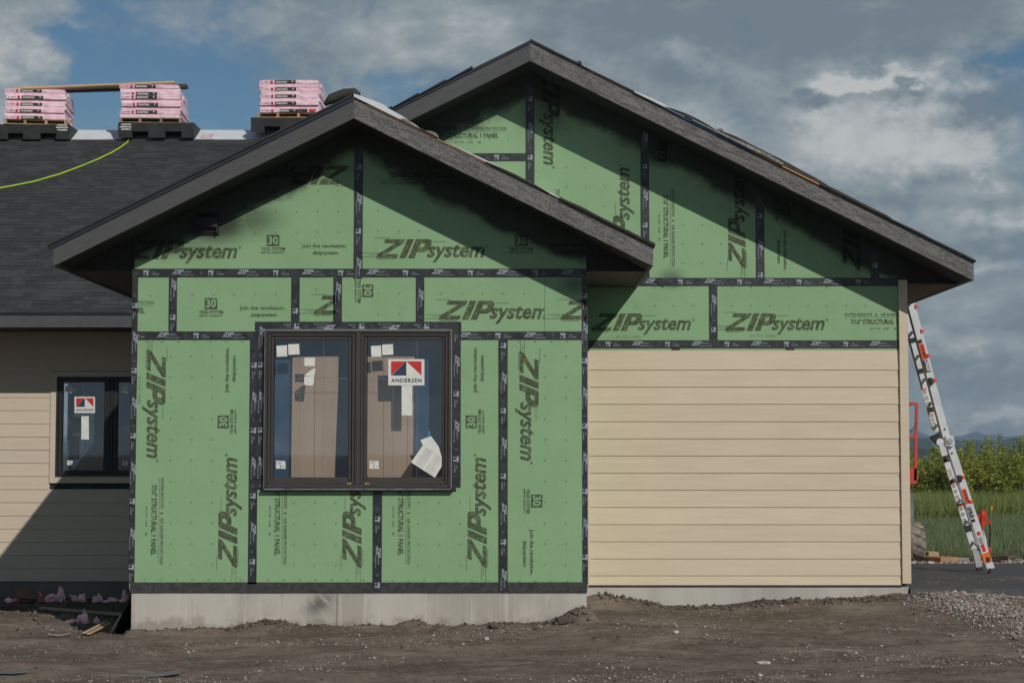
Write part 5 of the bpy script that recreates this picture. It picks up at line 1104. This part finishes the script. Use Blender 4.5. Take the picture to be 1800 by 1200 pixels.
# ------------------------------------------------------------------ left yard debris
def gpy(px, py):                                           # where a picture point meets the ground
    lo_, hi_ = 12., 40.
    for _ in range(40):
        md = (lo_+hi_)/2; q = at(px, py, md)
        if q.z > gz(q.x, md): lo_ = md
        else: hi_ = md
    return at(px, py, (lo_+hi_)/2)
def crumple(cx, cy, sx, sy, sz, sd, mat, label, cat='plastic wrap', tilt=0):
    bm = bmesh.new(); bmesh.ops.create_icosphere(bm, subdivisions=3, radius=1)
    for v in bm.verts:
        p = v.co.copy(); n_ = float(fbm(p.x*1.1+sd*3.1+p.z, p.y*1.1+sd+p.z*.7, 3)); fold = abs(float(vnoise(p.x*3.2+p.z*2+sd, p.y*3.2+sd*1.7+p.z)))+.8*abs(float(vnoise(p.x*8+sd, p.y*8+p.z*6)))
        v.co = p*(.78+.60*n_+.75*(fold-.35)); v.co.z = max(-.1, v.co.z*(.75+.5*float(vnoise(p.x*1.7+sd*2, p.y*1.7))))
    bmesh.ops.scale(bm, vec=(sx*1.05, sy*1.05, sz), verts=bm.verts)
    me = bpy.data.meshes.new('plastic_wrap_scrap'); bm.to_mesh(me); bm.free(); me.materials.append(mat); base = gz(cx, cy)
    o_ = link('plastic_wrap_scrap', me, None, (cx, cy, base+.0)); o_.rotation_euler = (0, 0, random.Random(sd).uniform(-.4, .4))
    return setp(o_, label, cat, 'pink wrap litter in the shaded yard')
def cr(px, py, Y, wpx, hpx, sd, mat, label): 
    q = gpy(px, 1095 if py > 1070 else 1057); k = q.y/FPX; crumple(q.x, q.y, wpx*k/2, wpx*k/2*.7, hpx*k*1.15, sd, mat, label)
P_, Rd = M['scrap'], M['scrap_red']
cr(16, 1048, 23.3, 22, 9, 1, P_, 'small pale pink wrap scrap farthest left in the shade')
cr(31, 1048, 23.3, 16, 14, 2, Rd, 'reddish wrap scrap near the brown board')
cr(50, 1050, 23.4, 24, 11, 3, Rd, 'flat red wrap scrap between two pinker ones')
cr(72, 1048, 23.4, 18, 22, 4, Rd, 'upright red and pink wrap scrap below the small window')
cr(90, 1050, 23.2, 30, 17, 5, P_, 'pale pink wrap scrap leaning to the tall one')
cr(108, 1046, 23.4, 20, 34, 6, P_, 'tallest standing pink wrap scrap by the shaded wall')
cr(133, 1050, 23.3, 30, 15, 7, P_, 'wide pink wrap scrap in the middle of the row')
cr(146, 1046, 23.5, 16, 23, 8, P_, 'pointed pink wrap scrap in the middle of the row')
cr(172, 1050, 23.3, 28, 22, 9, P_, 'pink wrap scrap with a high fold right of the middle')
cr(196, 1058, 23.0, 34, 7, 10, P_, 'long flat trailing pink wrap scrap')
cr(219, 1055, 23.0, 18, 24, 11, P_, 'pink wrap scrap against the leaning dark board')
cr(128, 1094, 20.6, 30, 12, 12, P_, 'low pink wrap scrap in the near shade, left half of the pair')
cr(147, 1092, 20.5, 28, 26, 13, P_, 'crumpled pink wrap heap alone in the near shade')
cr(170, 1092, 20.6, 22, 14, 14, P_, 'small pink wrap scrap right of the near heap')
# dark boards
def gq(px, Y, dz=0): x_ = X(px, Y, 1080); return Vector((x_, Y, gz(x_, Y)+dz))
x_b = XL1-.012
bd = MB(); A0, A1 = Vector((X(197, 17.9, 1110), 17.75, -.08)), Vector((XL1-.02, 17.75, Z(1040, 17.75)-.02))
bd.add([A0, A1, A1+Vector((0, 3.0, -.05)), A0+Vector((-.1, 3.0, -.15)), A0+Vector((-.018,0,.0)), A1+Vector((-.018,0,.012)), A1+Vector((-.018,3.0,-.04)), A0+Vector((-.118,3.0,-.15))], [(0,1,2,3),(4,7,6,5),(0,4,5,1),(1,5,6,2),(2,6,7,3),(3,7,4,0)])
setp(bd.build('leaning_board', M['wood_dark']), 'dark sheet of wood leaning against the left side of the front foundation', 'board')
a, c = gpy(72, 1075), gpy(214, 1088); setp(MB().bar(a+Vector((0,0,.05)), c+Vector((0,0,.06)), .04, .03).build('thin_stick', M['wood_grey']), 'long thin stick lying across the shaded soil', 'stick')
for j, (p_, e_) in enumerate((((148,1117),(200,1100)), ((156,1119),(207,1102)))):
    P0, P1 = gpy(*p_), at(*e_, 18.9); pts = [P0+Vector((0,0,.03)), P0.lerp(P1, .35)+Vector((0,0,.05)), P0.lerp(P1, .7)+Vector((0,0,.07)), P1+Vector((0,0,.03))]
    b = MB(); [b.bar(pts[i], pts[i+1], .035, .010) for i in range(3)]
    setp(b.build('bent_strip', M['wood']), ('upper' if j == 0 else 'lower')+' of two bent tan strips catching the sun by the leaning board', 'wood strip')
q = at(30, 1040, 23.9); b = MB(); z0_ = gz(q.x, 23.9)
b.add([(X(5,24,1035),24.4,Z(1030,24.4)), (X(28,24,1035),24.5,Z(1030,24.5)), (X(66,23.6,1050),23.6,Z(1052,23.6)), (X(36,23.3,1050),23.3,Z(1050,23.3)), (X(5,24,1035),24.4,Z(1033,24.4)), (X(28,24,1035),24.5,Z(1033,24.5)), (X(66,23.6,1050),23.6,Z(1055,23.6)), (X(36,23.3,1050),23.3,Z(1053,23.3))], [(0,1,2,3),(4,7,6,5),(0,3,7,4),(1,5,6,2),(2,6,7,3),(0,4,5,1)])
setp(b.build('folded_board', M['clay']), 'dark brown board slumped against the shaded foundation at far left', 'board')
# scraps on the foreground soil
def slab(p, ang, L_, W_, mat, label, nm='felt_scrap', curl=.01):
    q = gpy(*p); b = MB(); n_ = 6; ca, sa = math.cos(ang), math.sin(ang); vs = []
    for i in range(n_+1):
        u_ = -L_/2+L_*i/n_; wv = W_*(.5+.08*math.sin(i*2.1))
        for sgn in (-1, 1):
            x_, y_ = q.x+u_*ca-sgn*wv*sa, q.y+u_*sa+sgn*wv*ca; z_ = gz(x_, y_)+.022+curl*(abs(u_)/(L_/2))**2
            vs += [(x_, y_, z_), (x_, y_, z_-.008)]
    for i in range(n_):
        a = i*4; b_ = a+4; b.f += [(a, b_, b_+2, a+2), (a+1, a+3, b_+3, b_+1), (a, a+1, b_+1, b_), (a+2, b_+2, b_+3, a+3)]; b.mi += [0]*4
    b.f += [(0,2,3,1), (n_*4, n_*4+1, n_*4+3, n_*4+2)]; b.mi += [0,0]; b.v = vs
    return setp(b.build(nm, mat), label, 'scrap')
M['slate'] = pm('grey_green_felt_scrap', (.15,.165,.16), (.11,.12,.115), .8, 9)
slab((262,1191), .02, .50, .12, M['slate'], 'flat grey green felt strip on the soil at the bottom edge')
slab((10,1185), .05, .36, .10, M['slate'], 'grey green felt scrap on the soil in the bottom left corner')
slab((105,1119), .02, .22, .03, M['wood_grey'], 'thin pale splinter of wood on the sunlit soil left of the foundation', 'wood_splinter')
def rock(p, r_, label, mat=None, sq=.7):
    q = gpy(*p); v = IV*(1+rng.uniform(-.18, .18, (len(IV), 1)))*np.array([r_, r_*.9, r_*sq]); me = bpy.data.meshes.new('rock'); me.from_pydata([tuple(a) for a in v], [], [tuple(a) for a in IF]); me.materials.append(mat or M['st'][0])
    o_ = link('rock', me, None, (q.x, q.y, q.z+r_*sq*.6)); return setp(o_, label, 'rock')
rock((854,968), .0, 'x') if False else None
rock((855,1124), .028, 'small round pale stone on the open soil before the front foundation')
rock((1188,1113), .03, 'pale stone on the soil before the left end of the tan wall')
rock((1340,1166), .07, 'largest flat pale stone half buried in the foreground', sq=.25)
rock((868,1103), .055, 'round dark clod of soil against the front foundation', M['clod'][0])
rock((988,1096), .075, 'biggest dark clod at the right corner of the front foundation', M['clod'][0])
rock((1003,1093), .06, 'second dark clod at the corner of the front foundation, right of the biggest', M['clod'][0])
rock((942,1106), .028, 'small brown clod below the right part of the front foundation', M['clod'][0])
rock((1786,1124), .05, 'pinkish stone at the right edge by the gravel', M['st'][2])

# ------------------------------------------------------------------ meadow, willows, hills
def leafmat(name, c1, c2, sc=1.2):
    m = bpy.data.materials.new(name); m.use_nodes = True; t = NT(m.node_tree); p = t.n['Principled BSDF']
    co = t.new('ShaderNodeNewGeometry').outputs['Position']; c = t.mix(t.ss(t.noise(co, sc, 4), .35, .65), c1, c2); c = t.mix(t.m('MULTIPLY', t.noise(co, 14, 2), .5), c, tuple(x*.6 for x in c1))
    t.put(p.inputs['Base Color'], c); p.inputs['Roughness'].default_value = .7; p.inputs['Specular IOR Level'].default_value = .2
    tl = t.new('ShaderNodeBsdfTranslucent'); t.put(tl.inputs[0], c); mx = t.new('ShaderNodeMixShader'); mx.inputs[0].default_value = .25
    t.l.new(p.outputs[0], mx.inputs[1]); t.l.new(tl.outputs[0], mx.inputs[2]); t.l.new(mx.outputs[0], t.n['Material Output'].inputs[0]); return m
M['grass'] = [leafmat('meadow_grass', (.20,.25,.115), (.16,.21,.10)), leafmat('meadow_grass_bluish', (.17,.235,.15), (.21,.26,.14)), leafmat('dry_grass_stem', (.25,.26,.11), (.22,.235,.10))]
def blades(name, n, Y0, Y1_, h0, h1, wd, mats, pr):
    ys = np.sqrt(rng.uniform(Y0**2, Y1_**2, n)); xs = ys*rng.uniform(.17, .37, n); h = rng.uniform(h0, h1, n)*(1+.5*vnoise(xs*.8, ys*.5)); a = rng.uniform(0, 3.14, n)
    z = ground_z(xs, ys)-.02; lx, ly = rng.normal(0, .28, n)*h, rng.normal(0, .28, n)*h; w_ = wd*(ys/27)**.7
    P = np.stack([np.stack([xs-np.cos(a)*w_, ys-np.sin(a)*w_, z], 1), np.stack([xs+np.cos(a)*w_, ys+np.sin(a)*w_, z], 1), np.stack([xs+lx, ys+ly, z+h], 1)], 1).reshape(-1, 3)
    o_ = soup(name, P, np.arange(3*n).reshape(-1, 3), mats, midx=rng.choice(len(mats), n, p=pr)); o_['kind'] = 'stuff'; return o_
blades('meadow_grass', 110000, 26.8, 50, .12, .32, .008, M['grass'], [.5,.4,.1])
blades('tall_grass', 50000, 47, 60, .35, .85, .009, [leafmat('tall_yellow_grass', (.27,.32,.09), (.21,.27,.075)), M['grass'][0]], [.75,.25])
M['leaf'] = [leafmat('willow_leaf_bright', (.46,.47,.085), (.36,.40,.075), .9), leafmat('willow_leaf_mid', (.27,.32,.07), (.21,.26,.055), .9), leafmat('willow_leaf_dark', (.07,.10,.028), (.09,.12,.03), .9)]
M['twig'] = pm('willow_twig', (.12,.10,.07), rough=.9)
def willow(cx, cy, r_, h, sd, label):
    rr = np.random.default_rng(sd); gz0 = gz(cx, cy); root = empty('willow_shrub', (cx, cy, gz0), label, 'shrub', 'willow shrubs beyond the meadow')
    st = MB(); L = []; nst = 34
    for i in range(nst):
        a = rr.uniform(0, 6.28); q = rr.random()**.6; tip = Vector((cx+math.cos(a)*r_*q, cy+math.sin(a)*r_*q, gz0+h*(1.02-.42*q*q)*rr.uniform(.62, 1.16))); base = Vector((cx+math.cos(a)*r_*q*.3, cy+math.sin(a)*r_*q*.3, gz0))
        midp = base.lerp(tip, .5)+Vector((math.cos(a)*.08, math.sin(a)*.08, .12)); st.tube([base, midp, tip], [.022, .013, .004], 4, cap=False)
        m_ = 330; t_ = rr.uniform(.12, 1.0, m_)**.8
        p = np.outer((1-t_)**2, base)+np.outer(2*t_*(1-t_), midp)+np.outer(t_**2, tip)
        p += rr.normal(0, 1, (m_, 3))*np.array([.17, .17, .12])*(1.15-t_*.75)[:,None]; L.append(p)
    st.build('stems', M['twig'], root)
    P = np.concatenate(L); n = len(P); a, e_ = rr.uniform(0, 6.28, n), rr.uniform(-.3, 1.2, n); ln = rr.uniform(.05, .11, n); d = np.stack([np.cos(a)*np.cos(e_), np.sin(a)*np.cos(e_), np.sin(e_)], 1); s_ = np.cross(d, rr.normal(0, 1, (n, 3))); s_ /= np.linalg.norm(s_, axis=1)[:,None]
    V = np.stack([P-d*ln[:,None]*.5, P+s_*ln[:,None]*.22, P+d*ln[:,None]*.6, P-s_*ln[:,None]*.22], 1).reshape(-1, 3)-np.array(root.location[:])
    mi = rr.choice(3, n, p=[.42,.40,.18]); o_ = soup('foliage', V, np.arange(4*n).reshape(-1, 4), M['leaf'], root, midx=mi); return root
WL = [(1612,58,1.35,1.85,'first willow shrub, right against the house corner behind the lift'), (1650,60,1.3,1.9,'second willow shrub, left of the ladder'), (1688,57,1.2,2.0,'willow shrub directly behind the ladder'),
      (1722,59,1.4,2.15,'broad willow shrub just right of the ladder'), (1760,57,1.3,2.1,'willow shrub above the brown planks near the right edge'), (1797,58,1.45,1.95,'willow shrub cut by the right edge'), (1840,60,1.5,2.1,'last willow shrub beyond the right edge'), (1575,61,1.5,1.9,'willow shrub mostly behind the house corner'),
      (1668,66,1.5,2.2,'taller willow shrub in the second row left of the ladder'), (1742,67,1.6,2.35,'tall willow shrub in the second row right of the ladder'), (1800,67,1.6,2.2,'back row willow shrub at the right edge')]
for i, (px_, Y_, r_, h_, lb) in enumerate(WL): willow(X(px_, Y_, 880), Y_, r_, h_, 50+i, lb)
# pale roof glimpsed behind the willows
q = at(1617, 836, 90); sh_ = empty('distant_shed', (q.x, 90, gz(q.x, 90)), 'pale roof of a far shed just showing beside the lift basket', 'shed')
MB().box(q.x-3.5, 90, gz(q.x, 90), q.x-.1, 94, q.z).build('wall', M['white'], sh_); MB().add([(q.x-3.7,89.8,q.z+.55),(q.x-.3,89.8,q.z+.5),(q.x+.35,89.8,q.z-.02),(q.x-3.7,94,q.z+.55),(q.x-.3,94,q.z+.5),(q.x+.35,94,q.z-.02),(q.x-.2,89.8,q.z-.05),(q.x-3.7,89.8,q.z-.05)], [(0,1,4,3),(1,2,5,4),(0,7,6,2,1)]).build('roof', M['white'], sh_)

def ridge(name, D, heights, depth, mat, seed, rough_):
    """hills standing at distance D, crest height given along picture x"""
    xs_ = np.linspace(-1200, 3000, 420); P_ = []
    hx, hy = zip(*heights); crest = np.interp(xs_, hx, hy)+rough_*fbm(xs_*.02+seed, xs_*0+seed, 5)+rough_*.35*fbm(xs_*.11+seed, xs_*0+seed, 3)
    rows = 7; V = []
    for j in range(rows):
        t = j/(rows-1); d_ = D-depth*(1-t)
        for i, x_ in enumerate(xs_):
            z = CZ+(800-crest[i])/FPX*D; prof = t**1.3; zz_ = -3+(z+3)*prof*(1+.10*float(vnoise(x_*.03+seed, j*1.7))*(t < 1)); V.append(((x_-900)/FPX*D, d_, zz_))
    n = len(xs_); ii = (np.arange(rows-1)[:,None]*n+np.arange(n-1)[None,:]).ravel()
    V = np.array(V); back = V[-n:].copy(); back[:,1] += depth; back[:,2] = -3; V = np.concatenate([V, back]); ii = np.concatenate([ii, (rows-1)*n+np.arange(n-1)])
    o_ = soup(name, V, np.stack([ii, ii+1, ii+n+1, ii+n], 1), mat, smooth=True); o_['kind'] = 'structure'; return o_
M['hill'] = pm('forested_hill', (.014,.030,.030), (.024,.044,.038), .95, .02, 8, stretch=(1,1,3)); M['mtn'] = pm('far_mountain', (.018,.030,.040), (.03,.042,.05), .95, .004, 6)
M['wood_mass'] = pm('dark_tree_belt', (.014,.030,.024), (.026,.045,.03), .95, .25, 6)
ridge('mountains', 5200, [(-1200,765),(900,768),(1500,765),(1600,752),(1625,764),(1650,768),(1690,766),(1714,757),(1732,766),(1745,763),(1765,768),(1800,764),(1900,758),(2400,764),(3000,770)], 900, M['mtn'], 3, 1.2)
ridge('hills', 1900, [(-1200,778),(900,774),(1590,768),(1640,771),(1700,774),(1760,773),(1790,768),(1830,762),(2000,768),(3000,775)], 700, M['hill'], 8, 1.5)
ridge('foothills', 800, [(-1200,792),(900,790),(1590,786),(1680,789),(1760,795),(1830,790),(3000,795)], 250, M['wood_mass'], 15, 2.2)
# air
hz = MB().box(-7000, -60, -5, 7000, 6600, 95).build('haze', None, kind='stuff'); hz.data.materials.clear()
hm = bpy.data.materials.new('pale_haze'); hm.use_nodes = True; t = NT(hm.node_tree); t.n.clear(); pv = t.new('ShaderNodeVolumePrincipled'); pv.inputs['Color'].default_value = (.62,.82,1,1); pv.inputs['Density'].default_value = .00023; pv.inputs['Anisotropy'].default_value = .2
ot = t.new('ShaderNodeOutputMaterial'); t.l.new(pv.outputs[0], ot.inputs['Volume']); hz.data.materials.append(hm)
